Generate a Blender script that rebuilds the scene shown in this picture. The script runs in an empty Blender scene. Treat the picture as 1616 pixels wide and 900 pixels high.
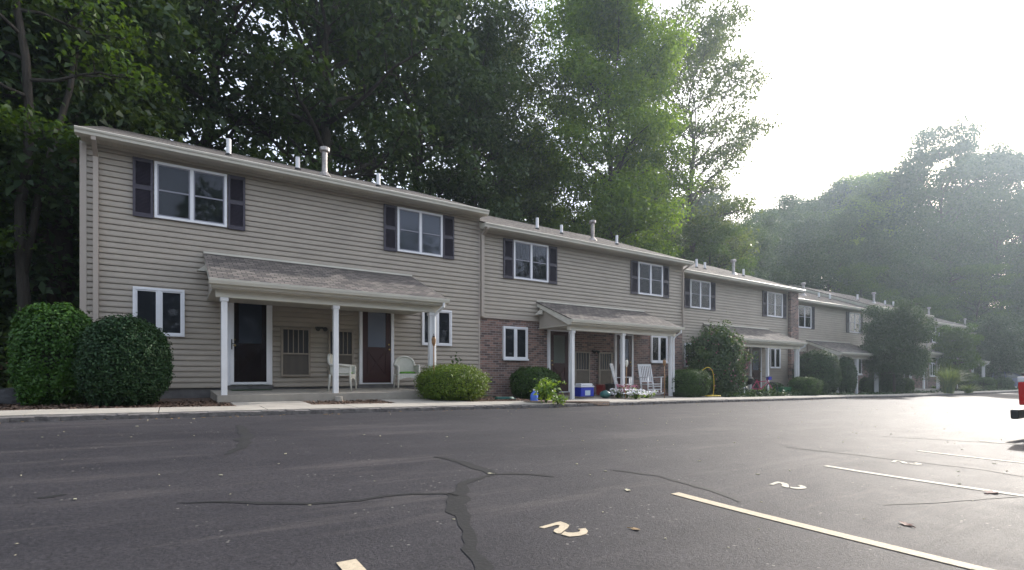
import bpy, math, random
import numpy as np
from mathutils import Vector, Matrix
R_ = math.radians
random.seed(7)
S = bpy.context.scene
COL = S.collection
PI = math.pi

# ---------------------------------------------------------------- camera, light, exposure
# world: origin at the lens, X along the row of houses, Y towards them, Z up
F_PX, W_PX = 814.0, 1616.0
cam_d = bpy.data.cameras.new('camera'); cam = bpy.data.objects.new('camera', cam_d); COL.objects.link(cam)
fwd = Vector((.552, .8338, 0)).normalized()
cam.rotation_euler = fwd.to_track_quat('-Z', 'Y').to_euler()
cam.location = (0, 0, 0)
cam_d.sensor_width = 36; cam_d.lens = 36*F_PX/W_PX
cam_d.shift_y = (592-450)/W_PX
cam_d.clip_end = 1500; cam_d.clip_start = .05
S.camera = cam

SUN_EL, SUN_AZ = R_(27), R_(9)           # azimuth measured from +X towards +Y
sun_dir = Vector((math.cos(SUN_EL)*math.cos(SUN_AZ), math.cos(SUN_EL)*math.sin(SUN_AZ), math.sin(SUN_EL)))
wd = bpy.data.worlds.new('World'); S.world = wd; wd.use_nodes = True
nt = wd.node_tree; bg = nt.nodes['Background']
sky = nt.nodes.new('ShaderNodeTexSky'); sky.sky_type = 'NISHITA'; sky.sun_disc = False
sky.sun_elevation = SUN_EL; sky.sun_rotation = PI/2 - SUN_AZ
sky.air_density = 1.0; sky.dust_density = 4.0; sky.ozone_density = 1.0
veil = nt.nodes.new('ShaderNodeMix'); veil.data_type = 'RGBA'; veil.blend_type = 'ADD'; veil.inputs[0].default_value = 1   # thin white overcast over the clear sky
veil.inputs[7].default_value = (4.6, 4.8, 5.3, 1)
nt.links.new(sky.outputs[0], veil.inputs[6]); nt.links.new(veil.outputs[2], bg.inputs[0]); bg.inputs[1].default_value = .12
sl = bpy.data.lights.new('sun', 'SUN'); sl.energy = 3.0; sl.angle = R_(.6); sl.color = (1, .95, .88)
so = bpy.data.objects.new('sun', sl); COL.objects.link(so); so.rotation_euler = sun_dir.to_track_quat('Z', 'Y').to_euler()
so.location = (60, 10, 40)
vs = S.view_settings; vs.view_transform = 'Standard'; vs.look = 'None'; vs.gamma = 1; vs.use_curve_mapping = False
vs.exposure = 0.65
S.render.film_transparent = False
S.cycles.max_bounces = 7; S.cycles.diffuse_bounces = 3; S.cycles.glossy_bounces = 2; S.cycles.transparent_max_bounces = 8
S.cycles.transmission_bounces = 3; S.cycles.volume_bounces = 0
S.cycles.sample_clamp_indirect = 4; S.cycles.use_adaptive_sampling = True
S.cycles.use_denoising = True

# ---------------------------------------------------------------- terrain heights
def pw(x, t):
    if x <= t[0][0]: return t[0][1]
    for (a, b), (c, d) in zip(t, t[1:]):
        if x <= c: return b+(d-b)*(x-a)/(c-a)
    return t[-1][1]
ZK = [(-60,-.62),(-2,-.64),(1.1,-.68),(6.2,-.745),(13,-.85),(19.5,-.975),(27,-1.06),(31,-1.13),(52,-1.25),(120,-1.5)]
YK = [(-60,9.6),(8,9.6),(14,10.1),(19.5,10.6),(24,10.8),(200,10.8)]
ZB = [(-60,.2),(-12,-.3),(-2,-.52),(7.6,-.55),(8.5,-.80),(17.6,-.82),(18.6,-.92),(27.8,-1.0),(28.6,-1.2),(37.8,-1.2),(38.6,-1.12),(47.8,-1.14),(48.6,-1.22),(70,-1.4),(120,-1.4)]
def zk(X): return pw(X, ZK)
def yk(X): return pw(X, YK)
def zb(X): return pw(X, ZB)
SW = 1.12                                  # sidewalk width
def asph(X, Y):
    d = yk(X)-Y; return zk(X)-.05*(d if d < 6 else 6+1.0*(1-math.exp(-(d-6)/1.0)))
def gz(X, Y):
    k = yk(X)
    if Y <= k: return asph(X, Y)
    if Y <= k+SW: return zk(X)+.088+.02*(Y-k)/SW
    t = min(1, (Y-k-SW)/(13.6-k-SW)); z = zk(X)+.088+(zb(X)-zk(X)-.088)*t
    if Y > 27: z += min(14, (Y-27)*.08)
    return z
def ray(px):
    a = (px-808)/F_PX
    return .552+.8338*a, .8338-.552*a
def G(px, py):                             # where the sight line through a photo point meets the ground
    dx, dy = ray(px); s = (592-py)/F_PX; Z = .8
    while Z < 200:
        if s*Z <= gz(dx*Z, dy*Z): break
        Z += .02
    return dx*Z, dy*Z, gz(dx*Z, dy*Z)
def onY(px, Y):
    dx, dy = ray(px); return dx*Y/dy

# ---------------------------------------------------------------- mesh builder
class MB:
    def __init__(s): s.v = []; s.f = []
    def quad(s, *p):
        n = len(s.v); s.v += [tuple(q) for q in p]; s.f.append(tuple(range(n, n+len(p))))
    def box(s, x0, x1, y0, y1, z0, z1):
        n = len(s.v)
        s.v += [(x0,y0,z0),(x1,y0,z0),(x1,y1,z0),(x0,y1,z0),(x0,y0,z1),(x1,y0,z1),(x1,y1,z1),(x0,y1,z1)]
        s.f += [tuple(n+i for i in q) for q in ((0,3,2,1),(4,5,6,7),(0,1,5,4),(1,2,6,5),(2,3,7,6),(3,0,4,7))]
        return s
    def bar(s, a, b, w, h=None, up=(0,0,1)):   # square bar between two points
        a = Vector(a); b = Vector(b); h = h or w; d = (b-a).normalized(); u = Vector(up)
        if abs(d.dot(u)) > .98: u = Vector((0,1,0))
        r = d.cross(u).normalized(); u = r.cross(d).normalized(); n = len(s.v)
        for p in (a, b):
            for i, j in ((-1,-1),(1,-1),(1,1),(-1,1)): s.v.append(tuple(p+r*i*w/2+u*j*h/2))
        s.f += [tuple(n+i for i in q) for q in ((0,1,2,3),(7,6,5,4),(0,4,5,1),(1,5,6,2),(2,6,7,3),(3,7,4,0))]
        return s
    def tube(s, pts, rad, n=8, cap=True):
        pts = [Vector(p) for p in pts]
        if not hasattr(rad, '__len__'): rad = [rad]*len(pts)
        b = len(s.v); ref = None
        for i, p in enumerate(pts):
            d = (pts[min(i+1, len(pts)-1)]-pts[max(i-1, 0)])
            d = d.normalized() if d.length > 1e-9 else Vector((0,0,1))
            if ref is None: ref = Vector((0,0,1)) if abs(d.z) < .9 else Vector((1,0,0))
            r = d.cross(ref).normalized(); u = r.cross(d).normalized(); ref = u
            for k in range(n):
                a = 2*PI*k/n; s.v.append(tuple(p+(r*math.cos(a)+u*math.sin(a))*rad[i]))
        for i in range(len(pts)-1):
            for k in range(n):
                s.f.append((b+i*n+k, b+i*n+(k+1) % n, b+(i+1)*n+(k+1) % n, b+(i+1)*n+k))
        if cap:
            s.f.append(tuple(b+k for k in range(n))[::-1]); e = b+(len(pts)-1)*n; s.f.append(tuple(e+k for k in range(n)))
        return s
    def lathe(s, prof, c=(0,0,0), n=16):
        b = len(s.v)
        for r, z in prof:
            for k in range(n):
                a = 2*PI*k/n; s.v.append((c[0]+r*math.cos(a), c[1]+r*math.sin(a), c[2]+z))
        for i in range(len(prof)-1):
            for k in range(n):
                s.f.append((b+i*n+k, b+i*n+(k+1) % n, b+(i+1)*n+(k+1) % n, b+(i+1)*n+k))
        s.f.append(tuple(b+k for k in range(n))[::-1]); e = b+(len(prof)-1)*n; s.f.append(tuple(e+k for k in range(n)))
        return s
    def prism(s, poly, vec):
        n = len(s.v); m = len(poly); vec = Vector(vec)
        s.v += [tuple(p) for p in poly]+[tuple(Vector(p)+vec) for p in poly]
        s.f.append(tuple(range(n, n+m))[::-1]); s.f.append(tuple(range(n+m, n+2*m)))
        for i in range(m): j = (i+1) % m; s.f.append((n+i, n+j, n+m+j, n+m+i))
        return s
    def blob(s, c, r, seed=0, amp=.1, nu=16, nv=10, pw_=1.0):
        rg = random.Random(seed); ph = [rg.uniform(0, 6.28) for _ in range(6)]; b = len(s.v)
        for j in range(nv+1):
            th = PI*j/nv
            for i in range(nu):
                a = 2*PI*i/nu
                q = 1+amp*(math.sin(3*a+ph[0]+2*th)+math.sin(5*a+ph[1]-3*th)*.6+math.sin(4*th+ph[2]+a)*.7)/2
                def se(v, e): return math.copysign(abs(v)**e, v)
                s.v.append((c[0]+r[0]*q*se(math.sin(th), pw_)*se(math.cos(a), pw_), c[1]+r[1]*q*se(math.sin(th), pw_)*se(math.sin(a), pw_), c[2]+r[2]*q*se(math.cos(th), pw_)))
        for j in range(nv):
            for i in range(nu): s.f.append((b+j*nu+i, b+(j+1)*nu+i, b+(j+1)*nu+(i+1) % nu, b+j*nu+(i+1) % nu))
        return s
    def build(s, name, mat, parent=None, off=(0,0,0), smooth=False, bevel=0):
        me = bpy.data.meshes.new(name); off = Vector(off)
        me.from_pydata([tuple(Vector(v)-off) for v in s.v], [], s.f); me.materials.append(mat)
        o = bpy.data.objects.new(name, me); COL.objects.link(o); o.parent = parent
        if smooth: me.polygons.foreach_set('use_smooth', [True]*len(me.polygons))
        if bevel:
            m = o.modifiers.new('bevel', 'BEVEL'); m.width = bevel; m.segments = 2; m.limit_method = 'ANGLE'
        return o
def empty(name, loc, rz=0):
    o = bpy.data.objects.new(name, None); o.empty_display_size = .2; COL.objects.link(o); o.location = loc; o.rotation_euler = (0,0,rz); return o
def tag(o, label=None, cat=None, group=None, kind=None):
    if label: o['label'] = label
    if cat: o['category'] = cat
    if group: o['group'] = group
    if kind: o['kind'] = kind
    return o
def copy_tree(o, parent=None):
    c = o.copy(); COL.objects.link(c)
    if parent: c.parent = parent
    for ch in list(o.children): copy_tree(ch, c)
    return c
def np_mesh(name, V, Fq, mat, parent=None):  # V (n,3); Fq (m,4)
    me = bpy.data.meshes.new(name)
    me.vertices.add(len(V)); me.vertices.foreach_set('co', V.astype(np.float32).ravel())
    m = len(Fq); me.loops.add(m*4); me.loops.foreach_set('vertex_index', Fq.astype(np.int32).ravel())
    me.polygons.add(m); me.polygons.foreach_set('loop_start', np.arange(0, m*4, 4, dtype=np.int32))
    try: me.polygons.foreach_set('loop_total', np.full(m, 4, dtype=np.int32))
    except Exception: pass
    me.update(calc_edges=True); me.materials.append(mat)
    o = bpy.data.objects.new(name, me); COL.objects.link(o); o.parent = parent
    return o

# ---------------------------------------------------------------- materials
def mat(name, col, rough=.7, metal=0, noise=None, bump=None, spec=None, coat=0, stretch=(1,1,1)):
    m = bpy.data.materials.new(name); m.use_nodes = True; t = m.node_tree; b = t.nodes['Principled BSDF']
    b.inputs['Base Color'].default_value = (*col, 1); b.inputs['Roughness'].default_value = rough; b.inputs['Metallic'].default_value = metal
    if spec is not None: b.inputs['Specular IOR Level'].default_value = spec
    if coat: b.inputs['Coat Weight'].default_value = coat; b.inputs['Coat Roughness'].default_value = .05
    if noise or bump:
        tc = t.nodes.new('ShaderNodeTexCoord'); mp = t.nodes.new('ShaderNodeMapping'); mp.inputs['Scale'].default_value = stretch
        t.links.new(tc.outputs['Object'], mp.inputs[0])
    if noise:                                # (scale, amount)
        n = t.nodes.new('ShaderNodeTexNoise'); n.inputs['Scale'].default_value = noise[0]; n.inputs['Detail'].default_value = 6; n.inputs['Roughness'].default_value = .65
        t.links.new(mp.outputs[0], n.inputs[0])
        r = t.nodes.new('ShaderNodeValToRGB'); k = noise[1]
        r.color_ramp.elements[0].position = .3; r.color_ramp.elements[1].position = .7
        r.color_ramp.elements[0].color = tuple(max(0, c*(1-k)) for c in col)+(1,); r.color_ramp.elements[1].color = tuple(min(1, c*(1+k)) for c in col)+(1,)
        t.links.new(n.outputs[0], r.inputs[0]); t.links.new(r.outputs[0], b.inputs['Base Color'])
    if bump:
        n2 = t.nodes.new('ShaderNodeTexNoise'); n2.inputs['Scale'].default_value = bump[0]; n2.inputs['Detail'].default_value = 4
        t.links.new(mp.outputs[0], n2.inputs[0])
        bp = t.nodes.new('ShaderNodeBump'); bp.inputs['Strength'].default_value = bump[1]; bp.inputs['Distance'].default_value = bump[2]
        t.links.new(n2.outputs[0], bp.inputs['Height']); t.links.new(bp.outputs[0], b.inputs['Normal'])
    return m
M = {}
M['siding'] = mat('siding', (.37,.325,.272), .55, noise=(1.3,.10), stretch=(1,1,2.5), spec=.35)
M['trim'] = mat('tan_trim', (.50,.45,.38), .5, noise=(2,.08))
M['gutter'] = mat('cream_gutter', (.60,.57,.49), .4, noise=(3,.12), stretch=(.5,1,4))
M['corner'] = mat('corner_trim', (.40,.345,.295), .5)
M['soffit'] = mat('soffit', (.52,.49,.42), .6, noise=(2,.06))
M['white'] = mat('white_vinyl', (.78,.78,.80), .4, noise=(4,.04))
M['post'] = mat('white_post', (.74,.74,.74), .5, noise=(3,.08), stretch=(1,1,.4))
M['shutter'] = mat('shutter_plum', (.052,.045,.062), .55, noise=(5,.15))
M['door'] = mat('maroon_door', (.045,.016,.017), .35, noise=(3,.1))
M['black'] = mat('black_plastic', (.012,.012,.012), .4)
M['dark'] = mat('dark_interior', (.01,.01,.012), .8)
M['brass'] = mat('brass', (.45,.33,.13), .35, .9)
M['foundation'] = mat('grey_foundation', (.13,.125,.125), .85, noise=(4,.25), bump=(40,.4,.01))
M['concrete'] = mat('concrete', (.36,.33,.285), .85, noise=(2.2,.16), bump=(120,.35,.004))
M['slab'] = mat('porch_concrete', (.30,.275,.235), .85, noise=(3,.15), bump=(90,.3,.004))
M['kerb'] = mat('worn_kerb', (.13,.12,.115), .9, noise=(9,.5), bump=(30,.7,.02))
M['acmetal'] = mat('beige_grille_metal', (.27,.23,.185), .5, noise=(8,.1))
M['acdark'] = mat('grille_backing', (.05,.05,.055), .6)
M['blind_grey'] = mat('grey_blind', (.115,.125,.125), .8)
M['blind_white'] = mat('pale_blind', (.55,.57,.62), .8)
M['lace'] = mat('pale_door_curtain', (.82,.86,.95), .8); M['lace2'] = mat('cream_door_curtain', (.55,.56,.45), .8)
M['curtain'] = mat('grey_curtain', (.14,.14,.15), .9, noise=(12,.3), stretch=(6,1,.3))
M['screen'] = mat('insect_screen', (.09,.095,.11), .6)
M['screengrey'] = mat('sash_grey', (.25,.25,.29), .5)
M['galv'] = mat('galvanised', (.42,.40,.39), .45, .6, noise=(9,.3))
M['pvc'] = mat('white_pipe', (.75,.75,.76), .45)
M['rubber'] = mat('rubber', (.02,.02,.02), .8)
M['rust'] = mat('rusty_flue', (.36,.33,.31), .5, .5, noise=(9,.55), stretch=(1,1,.5))
M['bark'] = mat('bark', (.075,.062,.052), .95, noise=(5,.4), bump=(9,.9,.05), stretch=(3,3,.5))
M['bark_pale'] = mat('pale_bark', (.048,.041,.035), .95, noise=(4,.35), bump=(9,.9,.04), stretch=(3,3,.5))
M['wicker'] = mat('cream_wicker', (.60,.585,.52), .7, noise=(60,.2), bump=(150,1,.006))
M['cushion'] = mat('green_cushion', (.10,.28,.035), .9, noise=(14,.6))
M['rocker'] = mat('white_painted_wood', (.74,.74,.75), .5, noise=(10,.06))
def worn(name, col):
    m = mat(name, col, .75, noise=(26,.16), bump=(160,.4,.003)); t = m.node_tree; b = t.nodes['Principled BSDF']; src = b.inputs['Base Color'].links[0].from_socket
    n = t.nodes.new('ShaderNodeTexNoise'); n.inputs['Scale'].default_value = 45; n.inputs['Detail'].default_value = 5; n.inputs['Roughness'].default_value = .8; tc = t.nodes.new('ShaderNodeTexCoord'); t.links.new(tc.outputs['Object'], n.inputs[0])
    q = t.nodes.new('ShaderNodeValToRGB'); q.color_ramp.elements[0].position = .58; q.color_ramp.elements[0].color = (0,0,0,1); q.color_ramp.elements[1].position = .70; q.color_ramp.elements[1].color = (.85,.85,.85,1); t.links.new(n.outputs[0], q.inputs[0])
    x = t.nodes.new('ShaderNodeMix'); x.data_type = 'RGBA'; t.links.new(q.outputs[0], x.inputs[0]); t.links.new(src, x.inputs[6]); x.inputs[7].default_value = (.07,.066,.066,1); t.links.new(x.outputs[2], b.inputs['Base Color']); return m
M['paint'] = worn('cream_line_paint', (.50,.42,.30))
M['paintw'] = worn('white_line_paint', (.50,.46,.38))
M['tar'] = mat('crack_tar', (.008,.008,.009), .7, noise=(9,.35), bump=(30,.5,.006))
M['tar2'] = mat('old_crack_tar', (.014,.014,.015), .7, noise=(9,.3), bump=(30,.5,.006))
M['blue'] = mat('blue_plastic', (.012,.03,.36), .4)
M['bluejug'] = mat('pale_blue_plastic', (.06,.14,.55), .35)
M['label'] = mat('pale_label', (.45,.55,.62), .5)
M['lidw'] = mat('white_lid', (.66,.67,.70), .45)
M['redp'] = mat('red_plastic', (.25,.015,.015), .4)
M['greenp'] = mat('green_plastic', (.01,.12,.05), .45)
M['tealp'] = mat('teal_hose', (.012,.09,.075), .4)
M['tealball'] = mat('teal_pot', (.03,.12,.11), .35)
M['yellow'] = mat('yellow_hose', (.62,.45,.015), .4)
M['pink'] = mat('pink_paint', (.5,.03,.12), .3)
M['bamboo'] = mat('bamboo', (.26,.14,.06), .6, noise=(20,.4))
M['truck'] = mat('truck_paint', (.30,.008,.012), .25, coat=1)
M['carblue'] = mat('car_paint', (.055,.075,.16), .25, coat=1)
M['lampred'] = mat('red_lens', (.5,.006,.008), .12)
M['lampclear'] = mat('clear_lens', (.7,.68,.68), .12)
M['chrome'] = mat('rim_metal', (.5,.5,.5), .25, 1)
M['rock'] = mat('dark_rock', (.035,.035,.038), .85, noise=(5,.5), bump=(8,.8,.05))
M['leafdry'] = mat('dry_leaf', (.30,.20,.10), .8)
M['leafpale'] = mat('pale_dead_leaf', (.45,.42,.30), .8)
M['leafred'] = mat('red_brown_leaf', (.10,.03,.025), .7)
M['flower'] = mat('white_petals', (.85,.82,.84), .7)
M['flowerpink'] = mat('pink_petals', (.45,.16,.22), .7)
M['flowerred'] = mat('orange_petals', (.55,.10,.02), .7)
M['pot'] = mat('clay', (.25,.10,.06), .8)

def glass_mat(name='window_glass', ior=1.35):
    m = bpy.data.materials.new(name); m.use_nodes = True; t = m.node_tree; t.nodes.clear()
    o = t.nodes.new('ShaderNodeOutputMaterial'); mx = t.nodes.new('ShaderNodeMixShader'); tr = t.nodes.new('ShaderNodeBsdfTransparent')
    gl = t.nodes.new('ShaderNodeBsdfGlossy'); fr = t.nodes.new('ShaderNodeFresnel'); fr.inputs[0].default_value = ior
    tr.inputs[0].default_value = (.72,.73,.75,1); gl.inputs['Roughness'].default_value = .03; gl.inputs[0].default_value = (.9,.92,1,1)
    t.links.new(fr.outputs[0], mx.inputs[0]); t.links.new(tr.outputs[0], mx.inputs[1]); t.links.new(gl.outputs[0], mx.inputs[2]); t.links.new(mx.outputs[0], o.inputs[0])
    return m
M['glass'] = glass_mat(); M['glass2'] = glass_mat('storm_door_glass', 1.16)
M['carglass'] = mat('car_glass', (.01,.012,.015), .05)

def leaf_mat(name, col, trans=.45, var=.35, rough=.5, tcol=None, spec=.6):
    m = bpy.data.materials.new(name); m.use_nodes = True; t = m.node_tree; t.nodes.clear(); N = t.nodes.new; L = t.links.new
    o = N('ShaderNodeOutputMaterial'); mx = N('ShaderNodeMixShader'); b = N('ShaderNodeBsdfPrincipled'); tr = N('ShaderNodeBsdfTranslucent')
    b.inputs['Roughness'].default_value = rough; b.inputs['Specular IOR Level'].default_value = spec
    g = N('ShaderNodeNewGeometry'); tc = N('ShaderNodeTexCoord'); nz = N('ShaderNodeTexNoise'); nz.inputs['Scale'].default_value = .55; nz.inputs['Detail'].default_value = 3
    L(tc.outputs['Object'], nz.inputs[0])
    ad = N('ShaderNodeMath'); ad.operation = 'ADD'; L(g.outputs['Random Per Island'], ad.inputs[0]); L(nz.outputs[0], ad.inputs[1])
    mr = N('ShaderNodeMapRange'); mr.inputs[1].default_value = .3; mr.inputs[2].default_value = 1.7; L(ad.outputs[0], mr.inputs[0])
    cr = N('ShaderNodeValToRGB'); e = cr.color_ramp.elements
    e[0].color = (col[0]*(1-var)*.8, col[1]*(1-var), col[2]*(1-var), 1); e[1].color = (col[0]*(1+var)*1.3, col[1]*(1+var)*1.05, col[2]*(1+var*.5), 1)
    L(mr.outputs[0], cr.inputs[0]); L(cr.outputs[0], b.inputs['Base Color'])
    mul = N('ShaderNodeMix'); mul.data_type = 'RGBA'; mul.blend_type = 'MULTIPLY'; mul.inputs[0].default_value = 1
    tcol = tcol or (2.1, 1.9, .6); L(cr.outputs[0], mul.inputs[6]); mul.inputs[7].default_value = (*tcol, 1)
    L(mul.outputs[2], tr.inputs[0]); mx.inputs[0].default_value = trans
    L(b.outputs[0], mx.inputs[1]); L(tr.outputs[0], mx.inputs[2]); L(mx.outputs[0], o.inputs[0])
    return m
M['l_oak'] = leaf_mat('oak_leaves', (.042,.085,.035), .38, .5)
M['l_maple'] = leaf_mat('maple_leaves', (.095,.185,.028), .5, .45)
M['l_loose'] = leaf_mat('loose_tree_leaves', (.065,.11,.04), .42, .45)
M['l_far'] = leaf_mat('far_tree_leaves', (.042,.085,.04), .35, .3)
M['l_birch'] = leaf_mat('bright_understory_leaves', (.045,.098,.018), .45)
M['l_arbor'] = leaf_mat('arborvitae_leaves', (.035,.10,.016), .2, spec=.3)
M['l_yew'] = leaf_mat('holly_leaves', (.022,.055,.024), .12, rough=.5, spec=.18)
M['l_gold'] = leaf_mat('yellow_green_bush_leaves', (.078,.138,.016), .25, spec=.3)
M['l_box'] = leaf_mat('box_bush_leaves', (.038,.085,.018), .2, spec=.3)
M['l_shrub'] = leaf_mat('shrub_leaves', (.03,.065,.03), .25, spec=.3)
M['l_shrub2'] = leaf_mat('flowering_shrub_leaves', (.048,.092,.042), .3, spec=.4)
M['l_crab'] = leaf_mat('small_tree_leaves', (.032,.068,.028), .25)
M['l_lime'] = leaf_mat('hosta_leaves', (.12,.22,.05), .35)
M['l_grass'] = leaf_mat('ornamental_grass', (.10,.16,.06), .35)
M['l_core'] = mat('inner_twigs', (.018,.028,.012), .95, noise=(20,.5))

def asphalt_mat():
    m = bpy.data.materials.new('asphalt'); m.use_nodes = True; t = m.node_tree; b = t.nodes['Principled BSDF']; N = t.nodes.new; L = t.links.new
    tc = N('ShaderNodeTexCoord')
    def noise(scale, det, st=(1,1,1), rough=.6):
        mp = N('ShaderNodeMapping'); mp.inputs['Scale'].default_value = st; L(tc.outputs['Object'], mp.inputs[0])
        n = N('ShaderNodeTexNoise'); n.inputs['Scale'].default_value = scale; n.inputs['Detail'].default_value = det; n.inputs['Roughness'].default_value = rough; L(mp.outputs[0], n.inputs[0]); return n.outputs[0]
    def ramp(src, p0, c0, p1, c1):
        r = N('ShaderNodeValToRGB'); e = r.color_ramp.elements; e[0].position = p0; e[0].color = (*c0, 1); e[1].position = p1; e[1].color = (*c1, 1); L(src, r.inputs[0]); return r.outputs[0]
    def mix(a, b_, fac, mode='MIX'):
        x = N('ShaderNodeMix'); x.data_type = 'RGBA'; x.blend_type = mode
        if isinstance(fac, float): x.inputs[0].default_value = fac
        else: L(fac, x.inputs[0])
        for s_, v in ((6, a), (7, b_)):
            if isinstance(v, tuple): x.inputs[s_].default_value = (*v, 1)
            else: L(v, x.inputs[s_])
        return x.outputs[2]
    base = ramp(noise(.45, 6, (.6,1.6,1), .7), .3, (.020,.019,.024), .72, (.045,.042,.047))
    fine = ramp(noise(42, 5, (1,1,1), .85), .38, (.42,.42,.44), .64, (1.75,1.72,1.68))
    c = mix(base, fine, 1.0, 'MULTIPLY')
    streak = ramp(noise(.8, 8, (.28,2.4,1), .75), .54, (0,0,0), .70, (1,1,1))
    c = mix(c, (.125,.11,.105), streak_f(t, streak, .5))
    vor = N('ShaderNodeTexVoronoi'); vor.inputs['Scale'].default_value = 14; L(tc.outputs['Object'], vor.inputs[0])
    sp = ramp(vor.outputs['Distance'], .10, (1,1,1), .16, (0,0,0))
    gate = ramp(noise(1.7, 3), .55, (0,0,0), .62, (1,1,1)); sp2 = mix(sp, gate, 1.0, 'MULTIPLY')
    c = mix(c, (.26,.245,.22), streak_f(t, sp2, .8))
    dk = ramp(noise(.35, 4, (.5,1.3,1)), .62, (0,0,0), .75, (1,1,1))
    c = mix(c, (.032,.030,.034), streak_f(t, dk, .5))
    L(c, b.inputs['Base Color'])
    b.inputs['Specular IOR Level'].default_value = .36
    rr = N('ShaderNodeMapRange'); rr.inputs[3].default_value = .58; rr.inputs[4].default_value = .72; L(noise(3, 4), rr.inputs[0]); L(rr.outputs[0], b.inputs['Roughness'])
    bp = N('ShaderNodeBump'); bp.inputs['Strength'].default_value = 1.0; bp.inputs['Distance'].default_value = .008
    L(noise(48, 5, (1,1,1), .8), bp.inputs['Height'])
    L(bp.outputs[0], b.inputs['Normal'])
    return m
def streak_f(t, src, k):
    q = t.nodes.new('ShaderNodeMath'); q.operation = 'MULTIPLY'; t.links.new(src, q.inputs[0]); q.inputs[1].default_value = k; return q.outputs[0]
M['asphalt'] = asphalt_mat()

def brick_tex(name, c1, c2, mortar, w, h, ms, axis, rough=.9, bump=.5, extra=(.5,.3), off=.5):
    m = bpy.data.materials.new(name); m.use_nodes = True; t = m.node_tree; b = t.nodes['Principled BSDF']; N = t.nodes.new; L = t.links.new
    tc = N('ShaderNodeTexCoord'); sx = N('ShaderNodeSeparateXYZ'); cb = N('ShaderNodeCombineXYZ'); L(tc.outputs['Object'], sx.inputs[0])
    if axis == 'xz':
        ad = N('ShaderNodeMath'); L(sx.outputs[0], ad.inputs[0]); L(sx.outputs[1], ad.inputs[1]); L(ad.outputs[0], cb.inputs[0]); L(sx.outputs[2], cb.inputs[1])
    else: L(sx.outputs[0], cb.inputs[0]); L(sx.outputs[1], cb.inputs[1])
    br = N('ShaderNodeTexBrick'); L(cb.outputs[0], br.inputs[0]); br.offset = off
    br.inputs['Color1'].default_value = (0,0,0,1); br.inputs['Color2'].default_value = (1,1,1,1); br.inputs['Mortar'].default_value = (.5,.5,.5,1)
    br.inputs['Scale'].default_value = 1; br.inputs['Mortar Size'].default_value = ms; br.inputs['Brick Width'].default_value = w; br.inputs['Row Height'].default_value = h; br.inputs['Bias'].default_value = 0
    r = N('ShaderNodeValToRGB'); e = r.color_ramp.elements; e[0].color = (*c1, 1); e[1].color = (*c2, 1)
    el = r.color_ramp.elements.new(.45); el.color = tuple((a*.6+b_*.4)*1.0 for a, b_ in zip(c1, c2))+(1,)
    L(br.outputs['Color'], r.inputs[0])
    nz = N('ShaderNodeTexNoise'); nz.inputs['Scale'].default_value = 1.1; nz.inputs['Detail'].default_value = 6; L(tc.outputs['Object'], nz.inputs[0])
    mr = N('ShaderNodeMapRange'); mr.inputs[3].default_value = 1-extra[0]; mr.inputs[4].default_value = 1+extra[0]; L(nz.outputs[0], mr.inputs[0])
    mu = N('ShaderNodeMix'); mu.data_type = 'RGBA'; mu.blend_type = 'MULTIPLY'; mu.inputs[0].default_value = 1; L(r.outputs[0], mu.inputs[6]); L(mr.outputs[0], mu.inputs[7])
    mx = N('ShaderNodeMix'); mx.data_type = 'RGBA'; L(br.outputs['Fac'], mx.inputs[0]); L(mu.outputs[2], mx.inputs[6]); mx.inputs[7].default_value = (*mortar, 1)
    L(mx.outputs[2], b.inputs['Base Color']); b.inputs['Roughness'].default_value = rough
    iv = N('ShaderNodeMath'); iv.operation = 'SUBTRACT'; iv.inputs[0].default_value = 1; L(br.outputs['Fac'], iv.inputs[1])
    bp = N('ShaderNodeBump'); bp.inputs['Strength'].default_value = bump; bp.inputs['Distance'].default_value = .01; L(iv.outputs[0], bp.inputs['Height']); L(bp.outputs[0], b.inputs['Normal'])
    return m
M['brick'] = brick_tex('red_brown_brick', (.085,.058,.055), (.30,.18,.145), (.29,.265,.245), .215, .073, .007, 'xz', extra=(.35,0))
M['shingle'] = brick_tex('asphalt_shingles', (.065,.058,.055), (.185,.162,.145), (.022,.02,.02), .19, .125, .009, 'xy', extra=(.35,0))

def ground_mat():
    m = bpy.data.materials.new('mulch_and_forest_floor'); m.use_nodes = True; t = m.node_tree; b = t.nodes['Principled BSDF']; N = t.nodes.new; L = t.links.new
    tc = N('ShaderNodeTexCoord'); n1 = N('ShaderNodeTexNoise'); n1.inputs['Scale'].default_value = 22; n1.inputs['Detail'].default_value = 8; n1.inputs['Roughness'].default_value = .75; L(tc.outputs['Object'], n1.inputs[0])
    r = N('ShaderNodeValToRGB'); e = r.color_ramp.elements; e[0].position = .34; e[0].color = (.022,.013,.010,1); e[1].position = .68; e[1].color = (.17,.115,.085,1)
    L(n1.outputs[0], r.inputs[0]); L(r.outputs[0], b.inputs['Base Color']); b.inputs['Roughness'].default_value = .95
    bp = N('ShaderNodeBump'); bp.inputs['Strength'].default_value = 1; bp.inputs['Distance'].default_value = .03; L(n1.outputs[0], bp.inputs['Height']); L(bp.outputs[0], b.inputs['Normal'])
    return m
M['ground'] = ground_mat()
M['chip1'] = mat('bark_chips', (.13,.08,.055), .9, noise=(30,.6))

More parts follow.
